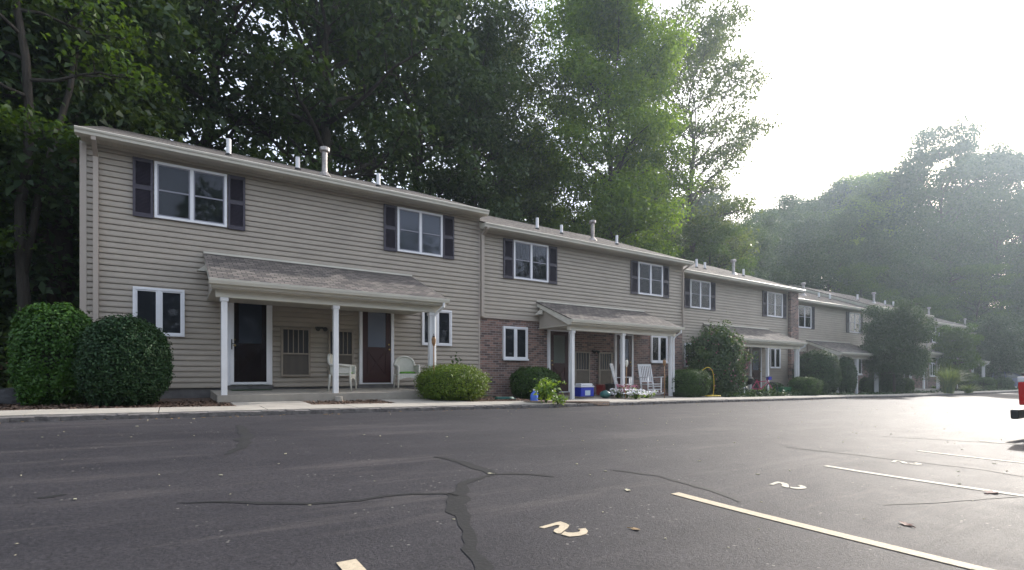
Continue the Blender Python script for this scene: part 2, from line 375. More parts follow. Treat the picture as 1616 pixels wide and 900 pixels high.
# ---------------------------------------------------------------- setting: ground, lot, sidewalk
def grid(xs, ys, fz):
    V = np.array([(x, y, fz(x, y)) for y in ys for x in xs]); nx = len(xs); F = []
    for j in range(len(ys)-1):
        for i in range(nx-1): F.append((j*nx+i, j*nx+i+1, (j+1)*nx+i+1, (j+1)*nx+i))
    return V, np.array(F)
xs = np.concatenate([np.arange(-400,-40,40), np.arange(-40,-10,3), np.arange(-10,75,.4), np.arange(75,110,3), np.arange(110,440,40)])
ys = np.concatenate([np.arange(-300,-20,40), np.arange(-20,9,2.5), np.arange(9,15,.3), np.arange(15,40,2.5), np.arange(40,420,40)])
def gsheet(x, y):
    return gz(x, y)-(.12 if y < yk(x)+SW-.25 else .006)
V, Fq = grid(xs, ys, gsheet); tag(np_mesh('ground', V, Fq, M['ground']), kind='structure')
xs2 = np.concatenate([np.arange(-60,-4,4), np.arange(-4,60,.8), np.arange(60,121,4)])
V = []; F = []; nt_ = 130
for x in xs2:
    for k in range(nt_+1):
        y = -30+(yk(x)+30)*k/nt_; V.append((x, y, asph(x, y)))
for i in range(len(xs2)-1):
    for k in range(nt_): a = i*(nt_+1)+k; F.append((a, a+nt_+1, a+nt_+2, a+1))
tag(np_mesh('parking_lot', np.array(V), np.array(F), M['asphalt']), kind='structure')
# sidewalk with its kerb, cut into slabs by joints
sw = MB(); kb = MB(); x = -42.0; rg = random.Random(3)
while x < 95:
    L_ = 1.55; x1 = x+L_-.012; a0, a1 = yk(x), yk(x1); z0, z1 = zk(x)+.088+rg.uniform(-.003,.003), zk(x1)+.088
    p = [(x,a0+.13,z0),(x1,a1+.13,z1),(x1,a1+SW,z1+.02),(x,a0+SW,z0+.02)]
    sw.prism([(q[0],q[1],q[2]-.16) for q in p], (0,0,.16))
    x += L_
x = -42.0
while x < 95:                                # kerb strip with broken, uneven edge
    st = .13; x1 = x+st
    j0 = rg.uniform(-.012,.012); j1 = rg.uniform(-.014,.004)
    a0, a1 = yk(x)+j0, yk(x1)+j0; z0, z1 = zk(x)+.082+j1, zk(x1)+.082+j1
    p = [(x,a0,z0-.012),(x1,a1,z1-.012),(x1,yk(x1)+.128,z1),(x,yk(x)+.128,z0)]
    kb.prism([(q[0],q[1],q[2]-.15) for q in p], (0,0,.15)); x += st
tag(sw.build('sidewalk', M['concrete']), kind='structure')
tag(kb.build('kerb', M['kerb']), kind='structure')
def pave(name, poly, dz=.02, m='concrete'):
    b = MB(); P = [(x, y, gz(x, y)-.1) for x, y in poly]; b.prism(P, (0,0,.1+dz)); return tag(b.build(name, M[m]), kind='structure')
pave('path', [(1.0,10.73),(2.35,10.73),(2.35,11.75),(1.0,11.75)])
pave('path', [(4.1,10.73),(5.9,10.73),(5.6,11.75),(4.1,11.75)])
pave('path', [(8.9,10.95),(17.2,11.65),(17.2,12.4),(9.2,12.2),(8.9,12)], .012)
pave('path', [(40.8,11.95),(45.5,11.95),(45.5,13.6),(40.8,13.6)])

# painted lines and numbers
def sheet(name, poly, mt, dz=.004, **k):
    b = MB(); b.prism([(x, y, asph(x, y)+dz-.003) for x, y in poly], (0,0,.003)); return tag(b.build(name, M[mt]), **k)
LX0 = G(529, 889)[0]
SX = [LX0, 3.62, 6.36, 9.08, 11.8]
for i, (sx, ll) in enumerate(zip(SX, ['faded cream parking stripe at the bottom edge of the photo, only its end showing', 'nearest full cream parking stripe, running to the lower right corner', 'second full parking stripe, just beyond the second painted number', 'faint glare-washed parking stripe that runs into the truck shadow', 'faintest parking stripe, beside the red truck'])):
    b = MB(); w = .105
    for k in range(14):
        y0, y1 = (G(551, 887)[1],2.97,3.02,3.02,3.02)[i]-.4*k, (G(551, 887)[1],2.97,3.02,3.02,3.02)[i]-.4*(k+1)
        b.prism([(x_, y_, asph(x_, y_)+.003) for x_, y_ in ((sx,y0),(sx,y1),(sx+w,y1),(sx+w,y0))][::-1], (0,0,.003))
    tag(b.build('parking_line', M['paint' if i < 2 else 'paintw']), ll, 'parking line', 'painted parking lines')
zoom = lambda p: (480+p[0]*.297, 720+p[1]*.297)
n1 = [(1248,383),(1340,358),(1362,356),(1392,362),(1408,374),(1400,388),(1380,402),(1362,418),(1345,415),(1325,405),(1330,396),(1352,385),(1358,374),(1340,372),(1275,391)]
n2 = [(1366,421),(1384,407),(1400,411),(1430,414),(1462,408),(1468,400),(1455,393),(1495,390),(1508,404),(1498,418),(1465,429),(1410,432)]
g1 = [G(*zoom(p))[:2] for p in n1]; g2 = [G(*zoom(p))[:2] for p in n2]
for k, ll in enumerate(['nearest cream painted number 2, left of the long nearest stripe', 'second cream painted number 2, between the two full stripes', 'farthest faint painted number 2, beyond the second full stripe']):
    b = MB(); dx = 2.74*k
    for g in (g1, g2): b.prism([(x+dx, y, asph(x+dx, y)+.003) for x, y in g][::-1], (0,0,.003))
    tag(b.build('stall_number', M['paint' if k == 0 else 'paintw']), ll, 'painted number', 'painted stall numbers')

def seam(label, pts, ws, seed=0, mt='tar'):
    rg = random.Random(seed); P = [Vector(G(*p)) for p in pts]; C = []; Wd = []
    for i in range(len(P)-1):
        n = max(2, int((P[i+1]-P[i]).length/.09))
        for k in range(n): t = k/n; C.append(P[i].lerp(P[i+1], t)); Wd.append(1.3*(ws[i]*(1-t)+ws[i+1]*t))
    C.append(P[-1]); Wd.append(ws[-1])
    b = MB(); n = len(C); prev = None
    for i in range(n):
        d = (C[min(i+1,n-1)]-C[max(0,i-1)]); d.z = 0; d.normalize(); s_ = Vector((-d.y, d.x, 0))
        w1 = Wd[i]/2*rg.uniform(.7,1.3); w2 = Wd[i]/2*rg.uniform(.7,1.3); j = s_*rg.uniform(-.25,.25)*Wd[i]
        q = [C[i]+j+s_*w1, C[i]+j-s_*w2]; q = [(v.x, v.y, asph(v.x, v.y)+.004) for v in q]
        if prev: b.quad(prev[0], prev[1], q[1], q[0])
        prev = q
    o = b.build('crack_seal', M[mt]); tag(o, label, 'crack seal', 'sealed cracks in the asphalt'); return o
zz = lambda L_: [zoom(p) for p in L_]
seam('wide black tar-sealed crack running down to the bottom edge', zz([(945,640),(940,600),(905,530),(870,440),(845,370),(820,300),(812,240),(825,190),(840,150),(890,130),(960,112),(1005,100)]), [.07,.07,.066,.062,.065,.11,.125,.09,.07,.05,.035,.035], 1)
seam('thin sealed crack branching left from the wide central one', zz([(812,215),(770,203),(700,200),(560,208),(430,215),(300,238),(150,248),(0,255)])+[(430,795),(370,793),(280,795)], [.035,.035,.03,.035,.035,.04,.03,.03,.045,.035,.01], 2)
seam('short sealed crack slanting up left from the crack junction', zz([(1000,100),(960,80),(930,65),(860,40),(780,18),(690,5)]), [.07,.09,.10,.09,.06,.03], 3)
seam('short sealed crack curving right from the crack junction', zz([(1005,100),(1100,96),(1200,98),(1325,112)]), [.03,.045,.055,.04], 4)
seam('sealed crack curving toward the nearest full stripe', [(967,743),(1040,752),(1090,765),(1140,780),(1168,793)], [.02,.045,.05,.05,.03], 5, 'tar2')
seam('short hooked crack patch near the kerb at left', [(378,672),(388,690),(380,705),(355,718)], [.07,.12,.11,.04], 6, 'tar2')
seam('long thin crack crossing the last painted number', [(1240,706),(1340,717),(1450,730),(1545,741),(1616,753)], [.06,.05,.05,.04,.04], 7)
seam('farthest thin crack beyond all painted numbers', [(1393,689),(1480,694),(1616,702)], [.05,.06,.05], 8)
seam('hairline crack between the two full stripes at right', [(1395,798),(1460,795),(1520,791),(1616,784)], [.012,.022,.022,.02], 9)
seam('faint dark smear on asphalt at far left', [(60,788),(85,785),(106,782)], [.02,.06,.02], 10, 'tar2')

# ---------------------------------------------------------------- houses
CO = .127
def courses(b, u0, u1, z0, z1, pl, ax='x', sgn=-1, holes=()):
    """lapped vinyl courses with real grooves; pl = wall plane, sgn = outward side"""
    z = z0
    while z < z1-.01:
        zt = min(z+CO, z1)
        cuts = [(max(u0,a), min(u1,c)) for a, c, q0, q1 in holes if q0 < zt-.01 and q1 > z+.01]
        segs = [(u0, u1)]
        for a, c in cuts:
            segs = [s for g in segs for s in ([(g[0], min(g[1], a))] if a > g[0] else [])+([(max(g[0], c), g[1])] if c < g[1] else [])] 
        for a, c in segs:
            if c-a < .02: continue
            pr = [(.024, z+.001), (.026, z+.03), (.012, zt-.02), (-.006, zt-.018), (-.006, zt-.001), (.024, zt+.001)]
            for (o0, q0), (o1, q1) in zip(pr, pr[1:]):
                if ax == 'x': b.quad((a,pl+sgn*o0,q0),(c,pl+sgn*o0,q0),(c,pl+sgn*o1,q1),(a,pl+sgn*o1,q1))
                else: b.quad((pl+sgn*o0,a,q0),(pl+sgn*o0,c,q0),(pl+sgn*o1,c,q1),(pl+sgn*o1,a,q1))
        z = zt

def window(root, off, x0, x1, z0, z1, y, cover, kind='hung', shutters=True, sill=False):
    f = MB(); t = .055; ya, yb = y-.075, y+.01
    f.box(x0,x1,ya,yb,z1-t,z1).box(x0,x1,ya,yb,z0,z0+t).box(x0,x0+t,ya,yb,z0+t,z1-t).box(x1-t,x1,ya,yb,z0+t,z1-t)
    xm = (x0+x1)/2; f.box(xm-.035,xm+.035,ya+.004,yb,z0+t,z1-t)
    if sill: f.box(x0-.02,x1+.02,y-.11,y-.077,z0-.035,z0+.02)
    w = f.build('window', M['white'], root, off, bevel=.004)
    s = MB(); g = MB(); bl = MB(); zm = (z0+z1)/2
    for a, c in ((x0+t, xm-.035), (xm+.035, x1-t)):
        k = .028
        s.box(a,a+k,y-.058,y-.035,z0+t,z1-t).box(c-k,c,y-.058,y-.035,z0+t,z1-t).box(a+k,c-k,y-.058,y-.035,z0+t,z0+t+k).box(a+k,c-k,y-.058,y-.035,z1-t-k,z1-t)
        if kind == 'hung': s.box(a+k,c-k,y-.062,y-.033,zm-.016,zm+.016)
        g.box(a+k-.005,c-k+.005,y-.0485,y-.0455,z0+t+k-.005,z1-t-k+.005)
    s.build('sash', M['screengrey' if kind == 'hung' else 'white'], w)
    for v in s.v: pass
    w.children[0].location = Vector((0,0,0)); shift(w.children[0], off)
    gp = g.build('pane', M['glass'], w, off)
    if cover in ('blind_grey', 'blind_white'):
        z = z0+t+.02
        while z < z1-t-.02: bl.quad((x0+t+.01,y-.040,z),(x1-t-.01,y-.040,z),(x1-t-.01,y-.031,z+.023),(x0+t+.01,y-.031,z+.023)); z += .024
        bl.box(x0+t,x1-t,y-.030,y-.027,z0+t,z1-t)
    elif cover == 'curtain':
        n = 60; wv = (x1-x0-2*t)/n
        for i in range(n):
            a = x0+t+wv*i; bl.quad((a,y-.033-.006*math.sin(i*1.3),z0+t),(a+wv,y-.033-.006*math.sin(i*1.3+1.3),z0+t),(a+wv,y-.033-.006*math.sin(i*1.3+1.3),z1-t),(a,y-.033-.006*math.sin(i*1.3),z1-t))
    else: bl.box(x0+t,x1-t,y-.033,y-.027,z0+t,z1-t)
    bl.build('blind' if 'blind' in cover else ('curtain' if cover == 'curtain' else 'screen'), M[cover], w, off)
    if shutters:
        for a, c in ((x0-.39, x0-.02), (x1+.02, x1+.39)):
            b = MB(); q0, q1 = z0-.02, z1+.01; k = .05; yb2 = y-.028; yf = y-.065
            b.box(a,a+k,yf,yb2,q0,q1).box(c-k,c,yf,yb2,q0,q1).box(a+k,c-k,yf,yb2,q0,q0+.09).box(a+k,c-k,yf,yb2,q1-.08,q1)
            zc = (q0+q1)/2; b.box(a+k,c-k,yf,yb2,zc-.045,zc+.045); b.box(a+k,c-k,yb2-.006,yb2,q0+.09,q1-.08)
            z = q0+.10
            while z < q1-.10:
                if abs(z-zc) > .06: b.quad((a+k,yf+.004,z),(c-k,yf+.004,z),(c-k,yb2-.007,z+.026),(a+k,yb2-.007,z+.026))
                z += .030
            b.build('shutter', M['shutter'], root, off)
    return w
def shift(o, off):
    off = Vector(off)
    for v in o.data.vertices: v.co -= off

def door(root, off, x0, x1, z0, z1, y, storm=False, glassy='blind_white', knob_left=False):
    f = MB(); t = .085
    f.box(x0,x0+t,y-.075,y+.01,z0,z1).box(x1-t,x1,y-.075,y+.01,z0,z1).box(x0+t,x1-t,y-.075,y+.01,z1-t,z1)
    f.box(x0+.02,x1-.02,y-.045,y+.01,z0-.0,z0+.035)
    f.build('door_frame', M['white'], root, off, bevel=.004)
    a, c, q0, q1 = x0+t+.005, x1-t-.005, z0+.04, z1-t-.005; yd = y-.052
    d = MB(); wa, wc, w0, w1 = a+.15, c-.15, q0+.98, q1-.14
    d.box(a,wa,yd,y,q0,q1).box(wc,c,yd,y,q0,q1).box(wa,wc,yd,y,q0,w0).box(wa,wc,yd,y,w1,q1)
    m = (a+c)/2; p0, p1 = q0+.22, q0+.86; X0, X1 = a+.15, c-.15       # crossbuck moulding
    for s_, e_ in (((X0,p0),(X1,p0)),((X0,p1),(X1,p1)),((X0,p0),(X0,p1)),((X1,p0),(X1,p1)),((X0,p0),(X1,p1)),((X0,p1),(X1,p0))):
        d.bar((s_[0],yd-.004,s_[1]),(e_[0],yd-.004,e_[1]),.02,.02,up=(0,1,0))
    dd = d.build('door', M['door'], root, off)
    g = MB(); g.box(wa-.004,wc+.004,yd+.006,yd+.009,w0-.004,w1+.004); g.build('pane', M['glass2'], dd, off)
    g = MB(); g.box(wa-.004,wc+.004,yd+.011,yd+.017,w0-.004,w1+.004); g.build('curtain', M[glassy], dd, off)
    kx = a+.06 if knob_left else c-.06; h = MB(); h.tube([(kx,yd-.001,q0+.92),(kx,yd-.03,q0+.92)],[.012,.012],8).tube([(kx,yd-.03,q0+.92),(kx,yd-.045,q0+.92),(kx,yd-.07,q0+.92)],[.018,.03,.02],10)
    h.build('handle', M['brass'], dd, off, smooth=True); h = MB(); h.tube([(kx,yd-.001,q0+1.06),(kx,yd-.02,q0+1.06)],[.024,.024],10); h.build('lock', M['brass'], dd, off)
    if storm:
        s = MB(); k = .085; ys_, ye = y-.10, y-.077; u0, u1 = x0+.05, x1-.05
        s.box(u0,u0+k,ys_,ye,z0+.02,z1-.05).box(u1-k,u1,ys_,ye,z0+.02,z1-.05).box(u0+k,u1-k,ys_,ye,z1-.05-k,z1-.05).box(u0+k,u1-k,ys_,ye,z0+.02,z0+.02+k*.7)
        sd = s.build('storm_door', M['white'], root, off, bevel=.004)
        g = MB(); g.box(u0+k-.004,u1-k+.004,y-.090,y-.087,z0+.08,z1-.05-k+.004); g.build('pane', M['glass2'], sd, off)
        h = MB(); h.bar((u0+.035,y-.125,z0+.86),(u0+.035,y-.125,z0+1.1),.022,.018).bar((u0+.035,y-.125,z0+.98),(u0+.035,y-.10,z0+.98),.02).bar((u0+.035,y-.125,z0+1.0),(u0+.11,y-.125,z0+1.0),.015)
        h.build('handle', M['black'], sd, off)
def ac_grille(root, off, x0, x1, z0, z1, y):
    f = MB(); t = .05; yf = y-.07
    f.box(x0,x1,yf,y,z1-t,z1).box(x0,x1,yf,y,z0,z0+t).box(x0,x0+t,yf,y,z0+t,z1-t).box(x1-t,x1,yf,y,z0+t,z1-t)
    zm = z0+(z1-z0)*.47; f.box(x0+t,x1-t,yf+.004,y,zm-.018,zm+.018)
    n = 5
    for i in range(1, n): xx = x0+t+(x1-x0-2*t)*i/n; f.box(xx-.009,xx+.009,yf+.012,y-.03,zm+.018,z1-t)
    n = 22
    for i in range(1, n): xx = x0+t+(x1-x0-2*t)*i/n; f.box(xx-.004,xx+.004,yf+.02,y-.03,z0+t,zm-.018)
    g = f.build('air_conditioner_grille', M['acmetal'], root, off)
    b = MB(); b.box(x0+t,x1-t,y-.03,y-.026,z0+t,z1-t); b.build('backing', M['acdark'], g, off)

HOUSES = [  # x0, width, wall Y, dz from the first, lower storey, label
 (-1.56, 9.64, 14.04, 0, 'siding', 'nearest and tallest tan-sided two-storey townhouse, wicker chairs on its raised porch'),
 (8.08, 9.80, 14.10, -.36, 'brick', 'second townhouse from the left, red-brick ground floor and white rocking chairs'),
 (17.90, 10.05, 14.72, -.53, 'siding', 'third townhouse from the left, bicycle on its porch and brick pier at its right end'),
 (27.98, 10.05, 15.30, -.85, 'brick', 'fourth townhouse, behind the pair of big rounded bushes, brick ground floor'),
 (38.05, 9.9, 15.40, -.55, 'brick', 'fifth townhouse, mostly hidden behind the round-crowned small tree'),
 (47.97, 9.9, 15.45, -.98, 'brick', 'sixth townhouse, two upper windows above the spreading small tree'),
 (57.9, 10.0, 15.7, -1.35, 'brick', 'farthest townhouse at the end of the row, only its roof edge clear of trees')]
BL = [('blind_grey','blind_white'),('curtain','curtain'),('curtain','screen'),('curtain','screen'),('curtain','curtain'),('curtain','blind_grey'),('curtain','curtain')]
def house(i, x0, w, y, dz, low, label):
    x1 = x0+w; fl = -.36+dz; zbase = zb(x0+w/2)-.5; off = (x0+w/2, y, fl-.2)
    root = empty('townhouse', off); tag(root, label, 'townhouse', 'row of joined townhouses')
    ze = 4.93+dz; belt = 1.87+dz+.36-.02 if low == 'brick' else None
    zlow = -.30+dz
    D = 10.0; pitch = .40
    # walls
    body = MB(); yb = y+D
    body.box(x0+.01,x1-.01,y+.008,yb,zlow,ze)
    body.prism([(x0+.012,y+.008,ze),(x0+.012,yb,ze),(x0+.012,(y+yb)/2,ze+D/2*pitch-.02)],(w-.024,0,0))
    wl = MB(); wl.v, wl.f = body.v[:], body.f[:]
    zs = belt if belt else zlow
    courses(wl, x0+.02, x1-.02, zs, ze, y-(.035 if belt else 0))
    if belt: wl.box(x0+.01,x1-.01,y-.033,y+.006,belt-.02,ze)
    if i == 0: courses(wl, y+.1, yb-.1, zlow, ze, x0+.008, 'y', -1)
    wall = wl.build('wall', M['siding'], root, off)
    if belt:
        b = MB(); b.box(x0+.005,x1-.005,y-.02,y+.004,zbase,belt-.022); b.build('brick_wall', M['brick'], root, off)
        b = MB(); b.box(x0+.02,x1-.02,y-.067,y-.036,belt-.045,belt+.0); b.build('starter_strip', M['corner'], root, off)
    yw = y-(.035 if belt else 0)
    cb = MB(); cb.box(x1-.06,x1,yw-.034,yw-.0262,zs,ze-.01); cb.build('corner_board', M['corner'], root, off); cb = MB(); cb.box(x0,x0+.085,yw-.034,yw-.0262,zs+.0,ze-.01)
    if i == 0: cb.box(x0-.028,x0-.001,yw-.034,yw+.09,zs,ze-.01)
    cb.build('corner_board', M['corner'], root, off)
    b = MB(); b.box(x0+.06,x1-.06,y+.0085+.02,yb-.03,zbase,zlow+.0); b.build('foundation', M['foundation'], root, off)
    if i in (2, 5):
        b = MB(); b.box(x1-.72,x1+.02,y-.20,y-.036,zbase,ze-.02); b.build('brick_pier', M['brick'], root, off)
    # roof
    ov = .42; yr = (y+yb)/2; zr = ze+.10+(yr-y+ov)*pitch; rf = MB(); xa, xb = x0-.04, x1+(.10 if i != 0 else .02)
    prof = [(y-ov,ze+.10),(yr,zr),(yb+ov,ze+.10),(yb+ov,ze+.06),(yr,zr-.04),(y-ov,ze+.06)]
    rf.prism([(xa,p[0],p[1]+.03) for p in prof],(xb-xa,0,0)); roof = rf.build('roof', M['shingle'], root, off)
    fz = MB(); fz.prism([(xa+.01,y-ov+.03,ze+.088),(xa+.01,yr,zr-.012),(xa+.01,yr,zr-.2),(xa+.01,y-ov+.03,ze-.08)],(.03,0,0)); fz.build('rake_board', M['gutter'], root, off); fz = MB(); fz.prism([(xb-.04,y-ov+.03,ze+.088),(xb-.04,yr,zr-.012),(xb-.04,yr,zr-.2),(xb-.04,y-ov+.03,ze-.08)],(.03,0,0))
    fz.build('rake_board', M['gutter'], root, off)
    sf = MB(); 
    xx = x0
    while xx < x1-.01:
        sf.box(xx+.004,min(xx+.1,x1)-.004,y-ov+.035,yw-.005,ze-.02,ze-.005); xx += .1
    sf.box(x0,x1,y-ov+.035,yw-.001,ze-.004,ze+.02)
    sf.box(x0,x1,yw-.05,yw-.036,ze-.07,ze-.021)
    sf.build('soffit', M['soffit'], root, off)
    g = MB(); q = [(y-ov+.03,ze+.10),(y-ov-.10,ze+.10),(y-ov-.115,ze+.085),(y-ov-.105,ze+.05),(y-ov-.085,ze+.03),(y-ov-.075,ze-.02),(y-ov+.03,ze-.045)]
    q2 = [(y-ov+.025,ze+.095),(y-ov+.025,ze-.03),(y-ov-.065,ze-.01),(y-ov-.075,ze+.035),(y-ov-.095,ze+.055),(y-ov-.102,ze+.08)]
    g.prism([(xa-.02,a,c) for a, c in q+q2[:0]],(xb-xa+.04,0,0)); gu = g.build('gutter', M['gutter'], root, off)
    # downspout
    d = MB()
    if i == 0:
        d.bar((x0+.24,y-ov-.03,ze),(x0+.24,y-ov-.03,ze-.10),.08,.06,up=(0,1,0)); d.bar((x0+.24,y-ov-.03,ze-.08),(x0+.24,y-.075,ze-.30),.08,.06); d.bar((x0+.24,y-.075,ze-.27),(x0+.24,y-.075,-.1),.09,.07,up=(0,1,0))
    elif i == 1:
        d.bar((x0+.06,y-ov-.03,ze),(x0+.06,y-ov-.03,ze-.06),.09,.08,up=(0,1,0)); d.bar((x0+.07,y-ov-.01,ze-.05),(x0+.07,yw-.08,ze-.16),.09,.08); d.bar((x0+.07,yw-.085,ze-.12),(x0+.07,yw-.085,belt-.02),.10,.08,up=(0,1,0))
    else:
        d.tube([(x0+.12,y-ov-.05,ze),(x0+.12,y-ov-.05,ze-.09),(x0+.10,y-.18,ze-.2),(x0+.09,yw-.085,ze-.3),(x0+.09,yw-.085,zbase+.7)],.04,6)
    d.build('downspout', M['corner' if i < 2 else 'galv'], root, off)
    if i == 1:
        d = MB(); d.tube([(x1-.1,y-ov-.05,ze),(x1-.1,y-ov-.05,ze-.08),(x1-.08,y-.15,ze-.2),(x1-.07,yw-.085,ze-.3),(x1-.07,yw-.085,belt)],.035,6); d.build('downspout', M['corner'], root, off)
    # vents on the roof
    def zroof(Y): return ze+.12+(Y-y+ov)*pitch
    for dx, Y, h, kind in (((2.8,.96,.48,'p'),(4.46,.96,.40,'p'),(5.17,.96,.72,'f'),(6.72,.96,.44,'p')) if i < 5 else ((3.2,2,.4,'p'),(4.4,2,.4,'p'),(7.2,2,.8,'f'))):
        if i == 1: dx += (.55,.05,.95,.75)[(2.8,4.46,5.17,6.72).index(dx)]; Y += .5
        if i == 2: dx += (1.05,.05,1.75,1.1)[(2.8,4.46,5.17,6.72).index(dx)]; Y += .6
        if i in (3, 4): dx += (-.5,2.3,-.3,1.5)[(2.8,4.46,5.17,6.72).index(dx)]; Y += .5
        X = x0+dx; YY = y+Y; zz0 = zroof(YY)-.05; b = MB()
        if kind == 'p':
            b.tube([(X,YY,zz0),(X,YY,zz0+h)],.058,12); o = b.build('vent_pipe', M['pvc'], roof, off, smooth=False)
            c = MB(); c.tube([(X,YY,zz0),(X,YY,zz0+.1)],[.12,.07],10); c.build('pipe_boot', M['rubber'], roof, off)
        else:
            b.tube([(X,YY,zz0),(X,YY,zz0+.06),(X,YY,zz0+.14)],[.2,.16,.1],12).tube([(X,YY,zz0+.1),(X,YY,zz0+h)],.075,12).tube([(X,YY,zz0+h),(X,YY,zz0+h+.02),(X,YY,zz0+h+.1),(X,YY,zz0+h+.13)],[.13,.14,.14,.09],12)
            b.build('flue_pipe', M['rust' if i < 2 else 'galv'], roof, off)
    # windows
    t1, t2 = BL[i]
    window(root, off, x0+1.26, x0+2.68, 3.51+dz, 4.77+dz, yw, t1)
    window(root, off, x0+w-2.72, x0+w-1.31, 3.51+dz, 4.77+dz, yw, t2)
    yl = y-(.02 if belt else 0)
    window(root, off, x0+.87, x0+1.83, .87+dz, 1.94+dz, yl, 'screen', 'slide', False, sill=bool(belt))
    if i == 2: window(root, off, x0+w-2.45, x0+w-1.5, .87+dz, 1.94+dz, yl, 'screen', 'slide', False)
    else: window(root, off, x0+w-1.97, x0+w-1.0, .87+dz, 1.94+dz, yl, 'screen', 'slide', False, sill=bool(belt))
    # doors
    door(root, off, x0+2.69, x0+3.67, -.25+dz, 1.96+dz, yl, storm=(i == 0), glassy='lace' if i == 0 else 'lace2', knob_left=True)
    door(root, off, x0+5.84, x0+6.82, -.25+dz, 1.96+dz, yl, glassy='lace')
    ac_grille(root, off, x0+3.87, x0+4.57, -.04+dz, 1.2+dz, yl-.02)
    ac_grille(root, off, x0+5.02, x0+5.68, -.04+dz, 1.2+dz, yl-.02)
    b = MB(); b.bar((x0+4.70,yl-.05,1.23+dz),(x0+4.96,yl-.05,1.23+dz),.05,.05); 
    for dx in (4.74, 4.92): b.tube([(x0+dx,yl-.06,1.23+dz),(x0+dx,yl-.16,1.19+dz)],[.035,.06],10)
    b.build('wall_light', M['black'], root, off)
    # porch
    De, Dp = (2.35, 2.05) if i == 0 else (1.88, 1.6); p0, p1 = x0+2.2, x0+(7.36 if i == 0 else 7.45); yf = y-De; zt = 2.83+dz; zf = zt-.4*(De-.04); yp = y-Dp
    pr = MB(); sl_ = (zt-zf)/(y-.04-yf)
    pr.prism([(p0,y-.04,zt),(p0,yf,zf),(p0,yf,zf-.03),(p0,y-.04,zt-.03)],(p1-p0,0,0)); por = pr.build('porch_roof', M['shingle'], root, off)
    f = MB(); f.prism([(p0+.02,y-.07,zt-.035),(p0+.02,yf+.02,zf-.025),(p0+.02,yf+.02,zf-.17),(p0+.02,yf+.17,zf-.17),(p0+.02,y-.07,zt-.17)],(.03,0,0))
    f.prism([(p1-.05,y-.07,zt-.035),(p1-.05,yf+.02,zf-.025),(p1-.05,yf+.02,zf-.17),(p1-.05,yf+.17,zf-.17),(p1-.05,y-.07,zt-.17)],(.03,0,0))
    f.box(p0+.055,p1-.055,yf+.015,yf+.04,zf-.16,zf-.035)
    f.box(p0+.0,p1,y-.075,y-.036,zt+.004,zt+.05)
    f.build('fascia', M['gutter'], root, off)
    g = MB(); g.prism([(p0-.02,yf+.012,zf-.01),(p0-.02,yf-.09,zf-.01),(p0-.02,yf-.085,zf-.05),(p0-.02,yf-.06,zf-.11),(p0-.02,yf+.012,zf-.12)],(p1-p0+.04,0,0)); g.build('porch_gutter', M['gutter'], root, off)
    zc = zf-.17
    sb = MB(); k = 0; xx = p0+.06
    while xx < p1-.08: sb.box(xx,min(xx+.15,p1-.06)-.006,yf+.045,y-.08,zc-.012,zc); xx += .15
    sb.box(p0+.055,p1-.055,yf+.045,y-.08,zc+.001,zc+.014); sb.build('porch_ceiling', M['soffit'], root, off)
    bm_ = MB(); bm_.box(p0+.12,p1-.12,yp-.07,yp+.07,zc-.16,zc-.0125); bm_.build('porch_beam', M['gutter'], root, off)
    # siding in the open gable ends of the porch
    for X, s_ in ((p0+.10, 1), (p1-.14, 1)):
        e = MB(); e.prism([(X,y-.09,zc+.02),(X,yf+.2,zc+.02),(X,y-.09,zt-.16)],(.04,0,0)); e.build('gable_infill', M['siding'], root, off)
    floor = fl if i == 0 else fl-.0
    zpb = floor-.05 if i == 0 else gz(x0+4.8, yp)+.0
    ps = MB(); ps.prism([(p0+.14,y-.03,fl-.0),(p0+.14,yp-.14,fl-.05),(p0+.14,yp-.14,zbase),(p0+.14,y-.03,zbase)],(p1-p0-.5,0,0)); ps.build('porch_slab', M['slab'], root, off)
    for pxx in (p0+.27, p0+2.49, p1-.32):
        b = MB(); zb_ = fl-.055; b.box(pxx-.055,pxx+.055,yp-.055,yp+.055,zb_,zc-.16); b.box(pxx-.075,pxx+.075,yp-.075,yp+.075,zc-.24,zc-.165); b.build('porch_post', M['post'], root, off, bevel=.006)
    if i == 0:   # footing seen under the middle post
        b = MB(); b.tube([(p0+2.49,yp-.25,zb_-.32),(p0+2.49,yp-.25,zb_-.06)],[.09,.08],10); b.build('footing', M['concrete'], root, off)
    for Xd in (p1-.12,):
        d = MB(); d.tube([(Xd,yf-.03,zf-.1),(Xd,yf-.03,zf-.2),(Xd-.06,yf+.15,zf-.3),(Xd-.14,yp-.09,zc-.26),(Xd-.14,yp-.1,fl+.1)],.036,6); d.build('porch_downspout', M['post'], root, off)
    if i < 2:
        b = MB(); X = p0-.02; b.box(X-.05,X+.09,y-.32,y-.2,zt-.46,zt-.38); b.prism([(X-.12,y-.36,zt-.46),(X+.06,y-.36,zt-.46),(X+.06,y-.36,zt-.3)],(0,.2,0)); b.build('gable_lamp', M['gutter'], root, off)
    if i == 0:
        b = MB(); b.box(x0+2.75,x0+3.6,y-.5,y-.062,fl-.0,fl+.012); b.build('door_mat', mat('mat_green', (.03,.07,.03), .95), root, off)
        b = MB(); b.box(x0+2.66,x0+3.7,y-.055,y-.03,fl,fl+.10); b.build('threshold', M['foundation'], root, off); b = MB(); b.box(x0+5.8,x0+6.86,y-.055,y-.03,fl,fl+.10); b.build('threshold', M['foundation'], root, off)
for i, h in enumerate(HOUSES): house(i, *h)
